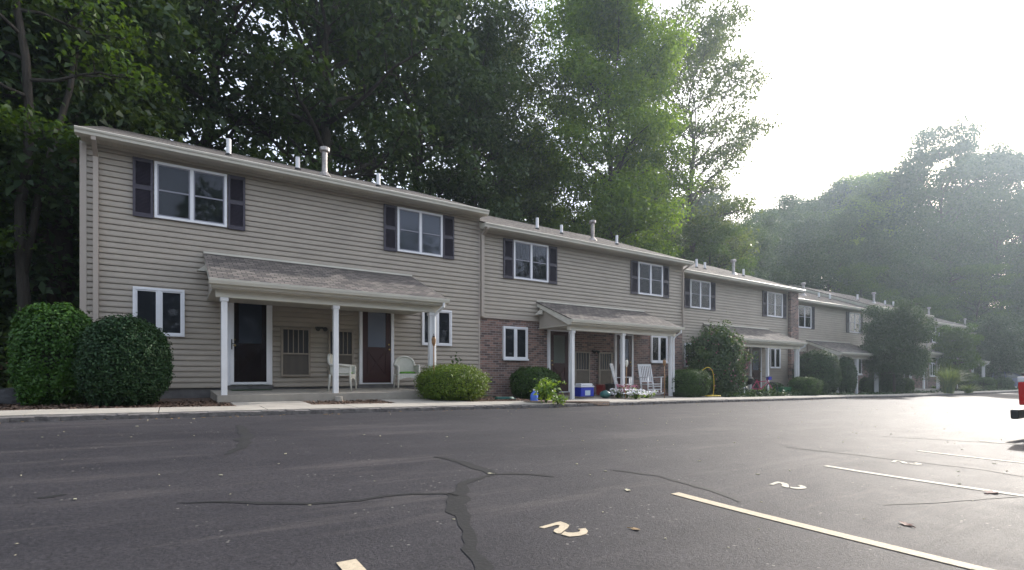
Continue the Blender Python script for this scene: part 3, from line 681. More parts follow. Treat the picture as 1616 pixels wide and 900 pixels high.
#PART2
# ---------------------------------------------------------------- foliage
def leaf_quads(P, Nrm, size, rng, aspect=.55, droop=.0):
    """kite-shaped leaves at P facing Nrm with random spin"""
    n = len(P); r = rng.normal(size=(n,3)); T = np.cross(Nrm, r); T /= np.linalg.norm(T, axis=1)[:,None]+1e-9
    B = np.cross(Nrm, T); s = (size*rng.uniform(.65,1.3,n))[:,None]
    a = P-T*s*.5; c = P+T*s*.55; c[:,2] -= droop*s[:,0]
    b = P+B*s*aspect*.5+T*s*.08+Nrm*s*.10; d = P-B*s*aspect*.5+T*s*.08+Nrm*s*.10
    V = np.stack([a,b,c,d],1).reshape(-1,3); F = np.arange(n*4).reshape(-1,4); return V, F
def norm(a): return a/(np.linalg.norm(a, axis=1)[:,None]+1e-9)
PROF = {'oval': lambda u: math.sin(PI*(.10+.86*u))**.62, 'round': lambda u: math.sin(PI*(.16+.82*u))**.55,
        'cone': lambda u: (1-u)**.55*min(1, .55+u*2.2), 'vase': lambda u: (.45+.75*u)*math.sin(PI*min(.99, .35+.62*u))**.6}
def tree_mesh(seed, H, R, base, tr, prof, limbs, per, clump, leaf, barkm, leafm, elev=(15,60), trunkz=.92, flat=.45, subs=4, name='tree', fork=0, tipbias=0, lean=0):
    rng = np.random.default_rng(seed); rg = random.Random(seed); br = MB(); C = []
    wob = [(rg.uniform(-1,1), rg.uniform(-1,1)) for _ in range(9)]
    def tp(t):
        i = min(7, int(t*8)); f = t*8-i; a, b = wob[i], wob[i+1]; k = .018*H*(.3+t)
        return Vector(((a[0]*(1-f)+b[0]*f)*k*min(1,t*4)+lean*t*H, (a[1]*(1-f)+b[1]*f)*k*min(1,t*4), t*H*trunkz))
    def trr(t): return tr*((1-t)**.8*.92+.05)*(1+.5*max(0, .06-t)/.06)
    br.tube([tp(t/14) for t in range(15)], [trr(t/14) for t in range(15)], 10)
    az = rg.uniform(0, 6)
    for i in range(limbs):
        u = ((i+.5)/limbs)**.9; h = base+(H*.97-base)*u; t0 = max(.03, (h-.16*R*(1.2-u)*1.2)/H/trunkz); t0 = min(.97, t0); az += 2.4+rg.uniform(-.4,.4)
        st = tp(t0); L = R*PROF[prof](u)*rg.uniform(.72,1.12); el = R_(elev[0]+(elev[1]-elev[0])*u+rg.uniform(-8,8))
        d = Vector((math.cos(az)*math.cos(el), math.sin(az)*math.cos(el), math.sin(el))); sd = Vector((-d.y, d.x, 0)).normalized()
        pts = []; bend = rg.uniform(-.12,.12)
        Lr = L/max(.45, math.cos(el))*.92
        for k in range(6):
            q = k/5; pts.append(st+d*Lr*q+sd*bend*Lr*math.sin(q*3)+Vector((0,0,-.10*Lr*q*q+.05*Lr*math.sin(q*7+i))))
        r0 = min(trr(t0)*.6, .018*Lr+.025); br.tube(pts, [r0*(1-.85*k/5) for k in range(6)], 5, False)
        for k in range(2*subs+1):
            q = 1.0 if k == 2*subs else (.30+.68*((k//2)+.5)/subs) if not tipbias else (.5+.48*((k//2)+.5)/subs)
            f = q*5; j = min(4, int(f)); p = pts[j].lerp(pts[j+1], f-j)
            s_ = (1 if k % 2 else -1); ll = L*.38*(1.15-q)*rg.uniform(.6,1.25)+.25
            dd = (d*.55+sd*s_*rg.uniform(.6,1.1)+Vector((0,0,rg.uniform(-.15,.45)))).normalized()
            e = p if k == 2*subs else p+dd*ll
            if k != 2*subs: br.tube([p, p.lerp(e,.5)+Vector((0,0,.04)), e], [r0*.35*(1.2-q)+.008, r0*.22*(1.2-q)+.006, .006], 4, False)
            C.append((e.x, e.y, e.z, rg.uniform(.65,1.3)))
            if ll > clump*1.6 and k != 2*subs: m = p.lerp(e,.5); C.append((m.x, m.y, m.z+.1, rg.uniform(.4,.8)))
    for k in range(5): e = tp(.9+.02*k); C.append((e.x+rg.uniform(-.5,.5), e.y+rg.uniform(-.5,.5), e.z+rg.uniform(-.3,H*.05), .9))
    C = np.array(C); n = len(C); cnt = np.maximum(3, (per*C[:,3]**2*rng.uniform(.5,1.4,n))).astype(int); idx = np.repeat(np.arange(n), cnt)
    g = rng.normal(size=(len(idx),3)); g = norm(g)*(rng.uniform(0,1,(len(idx),1))**.45); sc = C[idx,3][:,None]*clump
    g[:,2] = g[:,2]*flat
    P = C[idx,:3]+g*sc; P[:,2] -= .10*sc[:,0]*(g[:,0]**2+g[:,1]**2)
    Nn = norm(rng.normal(size=P.shape)*.75+np.array([0,0,.9])+g*.5)
    V, F = leaf_quads(P, Nn, leaf, rng, .62, .25)
    ctr = Vector((0,0,0))
    root = empty(name, (0,0,0))
    br.build('trunk', M[barkm], root, smooth=True); np_mesh('crown', V, F, M[leafm], root)
    return root
def place(root, X, Y, z=None, s=1, rz=0, label=None, cat='tree', group=None, first=False, sz=None):
    t = root if first else copy_tree(root)
    t.location = (X, Y, gz(X, Y)-.1 if z is None else z); t.rotation_euler = (0,0,rz); t.scale = (s, s, sz or s); tag(t, label, cat, group); return t

T1 = tree_mesh(11, 25, 7.8, 8.0, .46, 'round', 42, 62, 1.1, .32, 'bark', 'l_oak', (8,62), name='oak_tree', flat=.6)
T2 = tree_mesh(12, 25.5, 5.3, 4.0, .33, 'oval', 74, 225, 1.35, .21, 'bark', 'l_maple', (14,64), name='maple_tree', flat=.62, subs=3)
T3 = tree_mesh(13, 29, 6.6, 5, .30, 'oval', 72, 62, 1.0, .24, 'bark', 'l_loose', (12,60), name='tall_loose_tree', flat=.7)
T4 = tree_mesh(14, 22, 6.5, 2.0, .30, 'round', 52, 105, 1.3, .28, 'bark', 'l_far', (5,60), name='woodland_tree', flat=.7)
T5 = tree_mesh(15, 26, 6.5, 4.5, .32, 'vase', 44, 95, 1.2, .25, 'bark', 'l_far', (15,62), name='woodland_tree', tipbias=1, flat=.65)
T6 = tree_mesh(16, 16, 4.2, 1.8, .16, 'oval', 34, 80, .9, .17, 'bark_pale', 'l_birch', (5,50), name='understory_tree')
T7 = tree_mesh(17, 21, 4.5, 9, .40, 'vase', 28, 110, 1.1, .22, 'bark', 'l_oak', (10,60), name='woodland_tree', flat=.6)

def at(px, Y): return onY(px, Y), Y
# behind the first two houses
place(T1, *at(518, 28), rz=.6, first=True, label='big dark tree with a thick forked trunk rising behind the flue of the nearest house')
place(T1, *at(330, 30), s=1.0, rz=2.2, label='dense dark tree behind the left end of the nearest roof', group='dark woodland trees behind the houses')
place(T1, *at(655, 31), s=1.02, rz=4.0, label='broad dark tree behind the right half of the nearest roof')
place(T7, *at(745, 27.5), s=1.0, rz=1.0, first=True, label='thin dark trunked tree behind the seam between the first two houses')
place(T3, *at(785, 30), s=.82, rz=.4, first=True, label='open-crowned tree left of the large maple, sky between its leaves')
place(T2, *at(966, 25.8), s=1.03, rz=.3, first=True, label='large dense bright green maple behind the second house')
place(T2, *at(832, 32), s=.66, rz=2.0, label='smaller pale green maple half hidden at the left of the large maple')
place(T3, *at(1092, 27.5), s=.98, sz=1.03, rz=2.4, label='tall loose-leaved tree right of the large maple against the white sky')
place(T6, *at(1125, 24.5), s=.78, rz=1.4, first=True, label='low bright feathery tree above the third house roof')
# left of the houses
tw = tree_mesh(21, 19, 3.6, 6.5, .15, 'oval', 26, 46, .75, .15, 'bark_pale', 'l_birch', (0,50), name='two_stemmed_tree')
place(tw, -3.15, 18, rz=.4, first=True, label='slim pale-barked forked tree at the far left edge, bright leaves overhead')
st2 = MB(); st2.tube([(0,0,3.2),(.35,.1,5.5),(1.0,.2,8.5),(1.5,.4,12)],[.09,.09,.07,.04],8); o = st2.build('stem', M['bark_pale'], tw, smooth=True)
place(T7, -2.75, 21, s=1.02, rz=2.7, label='big dark straight trunk just left of the nearest house corner')
LW = 'dark woodland trees left of the houses'; LB = 'dark woodland trees behind the houses'; LLW = 'dark woodland tree among the mass left of the nearest house'; LLB = 'dark woodland tree among the mass behind the roofs'
rg = random.Random(5)
for X, Y, k, s in [(-5.6,22,0,.9),(-4.4,27,1,1),(-8.5,25,2,.9),(-9,31,0,1),(-3,33,3,1.05),(-13,29,1,1),(-12,36,0,1.1),(-6,38,3,1),(-18,34,3,1.1),(-15,44,1,1.0),(-8,46,0,.8),(-2.2,25.8,4,.8),(-6.3,18.5,4,.85),(-24,40,0,1.2),(-26,50,1,1.2)]:
    T = (T4,T1,T7,T5,T6)[k]; f = not T.get('label')
    place(T, X, Y, s=s, rz=rg.uniform(0,6), first=f, label=LLW, group=LW)
for X, Y, k, s in [(12,38,1,1),(2,47,0,.6),(16,50,0,.6),(28.5,31,0,.55),(33,33,0,.55)]:
    place((T4,T1,T7,T5)[k], X, Y, s=s, rz=rg.uniform(0,6), label=LLB, group=LB)
# hazy trees on the right, each seen against the sky
for px, Y, T, s, l in [(1225,40,T4,1.0,'rounded hazy tree rising right of the tall loose tree, lowest of the right skyline'),
        (1290,41,T4,1.22,'hazy round-topped tree above the fourth and fifth roofs'),
        (1362,36,T2,1.16,'hazy narrow-domed tree on the right skyline left of the tall dark-trunked one'),
        (1418,33,T4,1.40,'hazy broad tree directly left of the tallest tree on the right'),
        (1489,27,T5,1.30,'tallest hazy tree at right with a long dark straight trunk'),
        (1560,24,T5,1.24,'hazy open-topped tree right of the tallest one'),
        (1612,21,T5,1.2,'hazy tree cut by the right edge of the photo')]:
    X, Y = at(px, Y); place(T, X, Y, s=s, rz=rg.uniform(0,6), label=l, group='hazy trees on the right skyline')
for X, Y, k, s in [(50,32,0,.72),(57,35,0,.8),(64,34,0,.85),(71,33,3,.8),(45,31,0,.66),(78,29,0,.85),(84,25,0,.9),(90,21,3,.9),(95,17,0,.8),(66,27,4,.85),(74,25,0,.66),(80,20.5,4,.9),(88,16,0,.7),(97,12,0,.75),(101,7,3,.8),(103,1,0,.8),(104,-6,0,.9),(70,21.5,4,.62),(76,42,0,1.1),(92,36,0,1.1),(104,28,3,1.1),(110,18,0,1.2),(60,45,0,1.05),(46,42,0,1.0),(38,38,0,.8)]:
    place((T4,T1,T7,T5,T6)[k], X, Y, s=s, rz=rg.uniform(0,6), label='hazy woodland tree in the mass behind the far end of the row', group='hazy woodland trees behind the far houses')

# ---------------------------------------------------------------- bushes
def bush(name, label, X, Y, r, h, mt, n, leaf, seed, pw_=.85, z0=None, group=None, cat='bush', amp=.05, rough=.05, low=.10):
    z = gz(X, Y) if z0 is None else z0; rng = np.random.default_rng(seed); root = empty(name, (X,Y,z)); tag(root, label, cat, group)
    rx, ry = r if hasattr(r, '__len__') else (r, r)
    th = np.arccos(rng.uniform(-1,1,n)); ph = rng.uniform(0, 2*PI, n); q = rng.uniform(0,6.28,8)
    lump = 1+amp*(np.sin(3*ph+q[0]+2*th)+.7*np.sin(5*ph-3*th+q[1])+.8*np.sin(7*th+q[2]+2*ph)+.5*np.sin(11*ph+9*th+q[3]))
    hf = np.sin(17*ph+q[4])*np.sin(15*th+q[5]); dep = 1-rough*2.2*rng.uniform(0,1,n)**2+np.abs(rng.normal(size=n))*rough*.8+.03*hf+np.where(rng.uniform(0,1,n) < .02, rng.uniform(0,.10,n), 0)
    def se(v, e): return np.sign(v)*np.abs(v)**e
    D = np.stack([se(np.sin(th),pw_)*se(np.cos(ph),pw_), se(np.sin(th),pw_)*se(np.sin(ph),pw_), se(np.cos(th),pw_)], 1)
    P = D*(lump*dep)[:,None]*np.array([rx,ry,h/2])+np.array([0,0,h/2*(1-low)+.03])
    keep = P[:,2] > .02; P = P[keep]; D = D[keep]
    Nn = norm(D*.8+rng.normal(size=P.shape)*.55+np.array([0,0,.35]))
    V, F = leaf_quads(P, Nn, leaf, rng, .55, .1)
    np_mesh('foliage', V, F, M[mt], root)
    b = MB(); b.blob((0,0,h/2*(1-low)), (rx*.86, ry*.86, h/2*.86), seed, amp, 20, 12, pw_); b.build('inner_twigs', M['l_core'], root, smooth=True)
    b = MB()
    for k in range(5): a = k*1.256; b.tube([(.1*math.cos(a),.1*math.sin(a),-.08),(rx*.4*math.cos(a),ry*.4*math.sin(a),h*.35)],[.03,.015],5)
    b.build('stem', M['bark'], root)
    return root
def span(pxl, pxr, Y):                      # world centre and half-width of something seen between two photo columns
    xl, xr = onY(pxl, Y), onY(pxr, Y); return (xl+xr)/2, (xr-xl)/2
def B(name, label, pxl, pxr, Y, h, *a, **k):
    # silhouette of a round bush: solve the centre whose tangent lines meet the two columns
    dl, dr = ray(pxl), ray(pxr); al, ar = math.atan2(dl[1], dl[0]), math.atan2(dr[1], dr[0])
    am, hw = (al+ar)/2, abs(al-ar)/2; d = Y/math.sin(am); return bush(name, label, d*math.cos(am), Y, d*math.sin(hw)*k.pop('f', .97), h, *a, **k)
B('arborvitae_bush', 'tall bright green clipped bush at the left end of the nearest house', 18, 152, 12.45, 1.80, 'l_arbor', 34000, .062, 1, pw_=.72, amp=.03, z0=-.60, low=.02)
B('rounded_bush', 'dark green rounded bush in front of the lower left window', 119, 269, 11.75, 1.62, 'l_yew', 36000, .052, 2, pw_=.9, amp=.022, z0=-.60, low=.04)
B('rounded_bush', 'low yellow-green clipped bush at the right end of the raised porch', 659, 765, 11.55, .84, 'l_gold', 20000, .045, 3, amp=.03, z0=-.66, low=0, rough=.12, f=.93)
B('rounded_bush', 'dark low bush against the brick wall below the window of the second house', 806, 881, 13.2, 1.0, 'l_box', 12000, .055, 4, amp=.03, low=.02)
B('rounded_bush', 'wide low clipped bush at the right end of the rocking-chair porch', 1055, 1118, 12.3, .98, 'l_box', 14000, .055, 5, pw_=.72, amp=.025, low=.02)
B('flowering_shrub', 'tall loose shrub with small pink blooms hiding the porch of the third house', 1092, 1172, 13.2, 2.7, 'l_shrub2', 15000, .11, 6, amp=.10, rough=.16, pw_=1.0, low=.02)
B('rounded_bush', 'low flat clipped bush in front of the pair of big rounded bushes', 1245, 1295, 12.3, .8, 'l_box', 9000, .06, 7, pw_=.75, low=.02)
B('rounded_bush', 'left one of the two big rounded bushes before the fourth house', 1255, 1326, 13.3, 2.15, 'l_shrub', 14000, .085, 8, amp=.03, rough=.05, low=.0)
B('rounded_bush', 'right one of the two big rounded bushes, beside the porch post', 1311, 1351, 13.6, 2.1, 'l_shrub', 10000, .085, 9, amp=.03, low=0)
B('rounded_bush', 'dark bush under the round-crowned small tree', 1388, 1428, 13.2, 1.15, 'l_shrub', 7000, .09, 10, low=0)
B('rounded_bush', 'small round bush by the raised slab of the fifth house', 1418, 1443, 12.9, .9, 'l_box', 5000, .08, 11, low=0)
B('rounded_bush', 'light-edged round bush right of the tall ornamental grass', 1512, 1541, 12.8, 1.3, 'l_shrub', 5000, .10, 12, low=0)
B('clipped_bush', 'low dark boxy bush right of the sixth house porch', 1540, 1572, 12.6, .95, 'l_box', 5000, .09, 13, pw_=.6, low=0)
B('clipped_bush', 'loose low bush in front of the parked blue car', 1568, 1600, 12.9, .95, 'l_shrub', 4500, .11, 14, amp=.12, low=0)
B('rounded_bush', 'small dark bush in the shade of the fourth house porch', 1356, 1377, 14.3, 1.0, 'l_box', 3000, .08, 15, low=0)
B('rounded_bush', 'thin light bush beside the fourth house wall behind its porch post', 1374, 1392, 14.2, 1.2, 'l_box', 2000, .09, 16, amp=.1, rough=.2, low=0)
B('rounded_bush', 'low green bush at the foot of the third house wall behind the bicycle', 1206, 1236, 14.4, .55, 'l_box', 3000, .07, 17, low=0)
# blooms on the flowering shrub
rgn = np.random.default_rng(4); X, Y = span(1085,1185,13.2)[0], 13.2
fs = [o for o in bpy.data.objects if o.get('label', '').startswith('tall loose shrub')][0]
d = norm(rgn.normal(size=(300,3))); P = d*np.array([1.25,1.25,1.35])*rgn.uniform(.9,1.12,(300,1))+np.array([0,0,1.4]); P = P[P[:,2] > .4]
Vv, Ff = leaf_quads(P, norm(d[:len(P)]+.01), .07, rgn, .9); np_mesh('bloom', Vv, Ff, M['flowerpink'], fs)
# side sprays of the flowering shrub
V0 = []; 
for a, e, L_ in ((3.4,.35,1.75),(3.1,.1,1.5),(2.7,.7,1.5),(4.2,.8,1.4),(.2,.2,1.5),(-.6,.35,1.45),(.5,.75,1.5),(5.0,.9,1.5),(3.9,1.1,1.5)):
    for q in np.linspace(.5,1,7):
        c = np.array([math.cos(a)*math.cos(e)*L_*q, math.sin(a)*math.cos(e)*L_*q, 1.35+math.sin(e)*L_*q-.2*q*q]); V0.append(c+rgn.normal(size=(40,3))*.13)
P = np.concatenate(V0); Vv, Ff = leaf_quads(P, norm(rgn.normal(size=P.shape)+np.array([0,0,.6])), .11, rgn, .55, .2); np_mesh('side_spray', Vv, Ff, M['l_shrub2'], fs)

# small ornamental trees before the fifth and sixth houses
Ts = tree_mesh(31, 4.4, 2.1, 1.9, .10, 'round', 60, 150, .48, .11, 'bark', 'l_crab', (0,62), name='small_round_tree', subs=3, flat=.9)
d_ = at(1411, 12.9); place(Ts, *d_, s=.82, first=True, label='round-crowned small tree in front of the fifth house', sz=.95)
Ts2 = tree_mesh(32, 3.9, 2.5, 1.5, .10, 'vase', 38, 130, .50, .12, 'bark', 'l_birch', (-5,45), name='small_spreading_tree', subs=3)
d_ = at(1508, 13.0); place(Ts2, *d_, s=.72, first=True, label='spreading small tree with bright top in front of the sixth house', sz=1.0)
for px, Y, s, l in [(1566,14.5,1.15,'hazy weeping tree left of the blue car, beyond the sixth house'),(1603,15.5,1.3,'hazy weeping tree above the parked blue car'),(1612,19,1.7,'hazy tree behind the blue car at the right edge')]:
    d_ = at(px, Y); place(Ts, *d_, s=s, rz=px, label=l, sz=s*1.0)
# bed plants
def tuft(name, label, X, Y, n, h, w, mt, seed, spread=.3, cat='plant', group=None):
    rg = random.Random(seed); b = MB(); z = gz(X, Y)
    for k in range(n):
        a = rg.uniform(0, 6.28); r = rg.uniform(0, spread*.3); L_ = h*rg.uniform(.6,1.1); out = spread*rg.uniform(.4,1.2); px, py = r*math.cos(a), r*math.sin(a); dx, dy = math.cos(a), math.sin(a); prev = None
        for j in range(5):
            t = j/4; c = Vector((px+dx*out*t*t, py+dy*out*t*t, L_*(t-.35*t*t*t*(out/spread)))); ww = w*math.sin(PI*min(.97, .15+.85*t))/2; s_ = Vector((-dy, dx, .15))*ww
            q = (c+s_, c-s_)
            if prev: b.quad(prev[0], prev[1], q[1], q[0])
            prev = q
    o = b.build(name, M[mt]); o.location = (X, Y, z); tag(o, label, cat, group); return o
X, Y, z = G(247, 634); tuft('garden_plant', 'tiny bright green sprout in the bark mulch left of the porch', X, Y, 9, .2, .05, 'l_lime', 1, .14)
for k, (px, py, l) in enumerate([(1196,625,'leafy hosta clump left of the middle porch post of the third house'),(1205,627,'pale hosta clump right of the middle porch post'),(1217,626,'largest variegated hosta clump in the third house bed'),(1230,625,'hosta clump at the right end of the third house bed'),(1183,626,'small hosta clump left of the white stone')]):
    X, Y, z = G(px, py-2); tuft('hosta_plant', l, X, Y, 60 if k else 40, .55 if k == 2 else .38, .12, 'l_lime', k+5, .42, group='hostas in the third house bed')
X, Y, z = G(1497, 621); tuft('ornamental_grass', 'tall fountain of ornamental grass before the sixth house', X, Y, 260, 1.9, .05, 'l_grass', 30, .9)
X, Y, z = G(1528, 622); tuft('ornamental_grass', 'low silvery grass clump on the kerb side of the sixth house', X, Y, 120, .7, .04, 'l_grass', 31, .7)
X, Y, z = G(1475, 617); tuft('ornamental_grass', 'small low grass clump beside the fifth house slab', X, Y, 90, .5, .05, 'l_lime', 32, .4)
# low ground cover in the third bed
rng = np.random.default_rng(9); P = []
for k in range(2600):
    px = rng.uniform(1122, 1248); X = onY(px, 1)*rng.uniform(11.85,13.3); P.append((X, 0, 0))
P = []
for k in range(3800):
    X = rng.uniform(18.0, 25.2); Y = rng.uniform(yk(X)+SW+.04, 13.0); h = .14+.10*math.sin(X*5)+.06*math.sin(X*13+Y*9); P.append((X, Y, gz(X,Y)+rng.uniform(0,1)*max(.03,h)))
P = np.array(P); Vv, Ff = leaf_quads(P, norm(rng.normal(size=P.shape)*.7+np.array([0,0,1])), .11, rng, .6); tag(np_mesh('ground_cover', Vv, Ff, M['l_shrub']), kind='stuff')
P = []
for k in range(5200):
    X = rng.uniform(26, 72); Y = rng.uniform(yk(X)+SW+.1, 14.6)
    if 40.6 < X < 45.8: continue
    P.append((X, Y, gz(X,Y)+rng.uniform(0,.12)))
P = np.array(P); Vv, Ff = leaf_quads(P, norm(rng.normal(size=P.shape)*.7+np.array([0,0,1])), .16, rng, .6); tag(np_mesh('ground_cover', Vv, Ff, M['l_shrub']), kind='stuff')
# forest-edge undergrowth
P = []
for k in range(26000):
    X = rng.uniform(-26, -2.4); Y = rng.uniform(15, 32); P.append((X, Y, gz(X,Y)+rng.uniform(0,1)**2*(.5+.5*math.sin(X*1.3)+.6*math.sin(Y*.9+X)+1.0)))
P = np.array(P); Vv, Ff = leaf_quads(P, norm(rng.normal(size=P.shape)*.7+np.array([0,0,1])), .18, rng, .6); tag(np_mesh('undergrowth', Vv, Ff, M['l_oak']), kind='stuff')
P = []
for k in range(60000):
    X = rng.uniform(-60, 118); Y = 56+rng.uniform(0, 10)+4*math.sin(X*.2); h = (7 if X < 25 else 14)+2*math.sin(X*.31)+1.5*math.sin(X*.83); P.append((X, Y, gz(X,Y)+rng.uniform(0,1)*h))
P = np.array(P); Vv, Ff = leaf_quads(P, norm(rng.normal(size=P.shape)*.9+np.array([0,-.5,.6])), .75, rng, .8); tag(np_mesh('distant_forest', Vv, Ff, M['l_far']), kind='stuff')
P = []
for k in range(24000):
    Y = rng.uniform(-60, 60); X = 116+rng.uniform(0, 12)+4*math.sin(Y*.2); h = 8+2*math.sin(Y*.31)+1.5*math.sin(Y*.83); P.append((X, Y, -1.5+rng.uniform(0,1)*h))
P = np.array(P); Vv, Ff = leaf_quads(P, norm(rng.normal(size=P.shape)*.9+np.array([-.5,0,.6])), .8, rng, .8); tag(np_mesh('distant_forest', Vv, Ff, M['l_far']), kind='stuff')
P = []
for k in range(30000):
    Y = rng.uniform(10, 60); X = -34-rng.uniform(0, 8); P.append((X, Y, gz(X,Y)+rng.uniform(0,1)*16))
P = np.array(P); Vv, Ff = leaf_quads(P, norm(rng.normal(size=P.shape)*.9+np.array([.5,0,.6])), .7, rng, .8); tag(np_mesh('distant_forest', Vv, Ff, M['l_oak']), kind='stuff')

# trees on the near side of the lot, mirrored in the windows
P = []
for k in range(22000):
    X = rng.uniform(-55, 60); Y = -26-rng.uniform(0, 8)+3*math.sin(X*.2); h = 15+3*math.sin(X*.31)+2*math.sin(X*.83); P.append((X, Y, -1.2+rng.uniform(0,1)**.8*h))
P = np.array(P); Vv, Ff = leaf_quads(P, norm(rng.normal(size=P.shape)*.9+np.array([0,.5,.6])), .85, rng, .8); tag(np_mesh('distant_forest', Vv, Ff, M['l_oak']), kind='stuff')

# bark mulch
b = MB(); rg = random.Random(12)
def chips(x0, x1, y0f, y1, n, skip=()):
    for k in range(n):
        X = rg.uniform(x0, x1); Y = rg.uniform(y0f(X), y1); 
        if any(a < X < c and Y < q for a, c, q in skip): continue
        z = gz(X, Y)+rg.uniform(.0,.02); a = rg.uniform(0,6.28); L_ = rg.uniform(.02,.06); w = rg.uniform(.006,.014); dx, dy = math.cos(a)*L_, math.sin(a)*L_; t = rg.uniform(-.02,.02)
        b.quad((X-dx-dy*w/L_,Y-dy+dx*w/L_,z-t),(X-dx+dy*w/L_,Y-dy-dx*w/L_,z-t+.004),(X+dx+dy*w/L_,Y+dy-dx*w/L_,z+t+.004),(X+dx-dy*w/L_,Y+dy+dx*w/L_,z+t))
chips(-8, 8.6, lambda X: yk(X)+SW-.03, 12.6, 8500, ((1.0,2.35,12.6),(4.1,5.85,12.6)))
tag(b.build('bark_mulch', M['chip1']), kind='stuff')
X, Y, z = G(50, 637)
b = MB(); b.blob((0,0,.06),(.78,.42,.20),3,.16,18,10); o = b.build('rock', M['rock'], smooth=False); o.location = (X-.05, Y, z+.02); tag(o, 'dark flat boulder in the mulch at the lower left', 'rock')

# planting cut-out and its shrub beside the kerb of the second house
def bedcut(name, px0, px1, pya, pyb):
    a = G(px0, (pya+pyb)/2); c = G(px1, (pya+pyb)/2); p = []
    cx, cy = (a[0]+c[0])/2, (a[1]+c[1])/2; rx = (c[0]-a[0])/2
    for k in range(20):
        t = 2*PI*k/20; X = cx+rx*math.cos(t); Y = cy+(c[1]-a[1])/2*math.cos(t)+.26*math.sin(t); p.append((X, Y, gz(X, Y)+.012))
    b = MB(); b.prism(p, (0,0,.008)); return tag(b.build(name, M['ground']), kind='structure'), cx, cy
bedcut('planting_bed', 826, 962, 633, 637); bedcut('planting_bed', 965, 1034, 628, 631)
def sprig(label, X, Y, n, h, spread, mt, leaf, seed, per=26, flower=None, name='leafy_plant', stem=.008):
    rg = random.Random(seed); rng = np.random.default_rng(seed); z = gz(X, Y); root = empty(name, (X,Y,z)); tag(root, label, 'plant'); b = MB(); P = []; T = []
    for k in range(n):
        a = rg.uniform(0,6.28); r = spread*rg.uniform(.2,1); e = Vector((r*math.cos(a), r*math.sin(a), h*rg.uniform(.45,1))); m = Vector((e.x*.4, e.y*.4, e.z*.65)); b.tube([(0,0,-.02), m, e], [stem, stem*.8, stem*.4], 4, False); T.append(e)
        for j in range(per): t = rg.uniform(.3,1); c = m.lerp(e, t) if t > .5 else Vector((0,0,0)).lerp(m, t*2); P.append(c+Vector((rg.gauss(0,leaf*.7), rg.gauss(0,leaf*.7), rg.gauss(0,leaf*.5))))
    b.build('stem', M['l_box'], root); P = np.array([tuple(p) for p in P]); V, F = leaf_quads(P, norm(rng.normal(size=P.shape)*.6+np.array([0,0,.9])), leaf, rng, .65, .2); np_mesh('foliage', V, F, M[mt], root)
    if flower:
        Q = np.repeat(np.array([tuple(t) for t in T]), 22, 0)+rng.normal(size=(len(T)*22,3))*np.array([.05,.05,.02])+np.array([0,0,.02]); V, F = leaf_quads(Q, norm(rng.normal(size=Q.shape)*.5+np.array([0,-.3,1])), .05, rng, .9); np_mesh('bloom', V, F, M[flower], root)
    return root
X, Y, z = G(862, 636); sprig('straggly bright leafy plant beside the kerb and the blue jug', X, Y, 15, .62, .42, 'l_lime', .11, 3, 16)
X, Y, z = G(880, 638); sprig('low lime-green sprig at the kerb, right of the straggly plant', X, Y, 7, .18, .22, 'l_lime', .09, 4, 14)
for k, (px, py, hh, sp, l) in enumerate([(975,630,.30,.28,'white flower clump at the left of the kerbside flower bed'),(989,630,.42,.3,'tall pinkish flower clump in the middle of the kerbside flower bed'),(1003,631,.26,.28,'dense white flower clump beside the pinkish one'),(1020,630,.22,.36,'low spreading white flowers at the right of the kerbside bed')]):
    X, Y, z = G(px, py-1); sprig(l, X, Y, 26, hh, sp, 'l_lime', .07, 20+k, 8, 'flowerpink' if k == 1 else 'flower', 'flower_clump')
X, Y, z = G(1252, 624); sprig('small orange-red flowers beside the low clipped bush', X, Y, 10, .2, .3, 'l_box', .07, 40, 8, 'flowerred', 'flower_clump')
X, Y, z = G(722, 612); sprig('thin seedling poking up behind the yellow-green bush', onY(722, 12.6), 12.6, 5, 1.25, .22, 'l_box', .10, 41, 10)

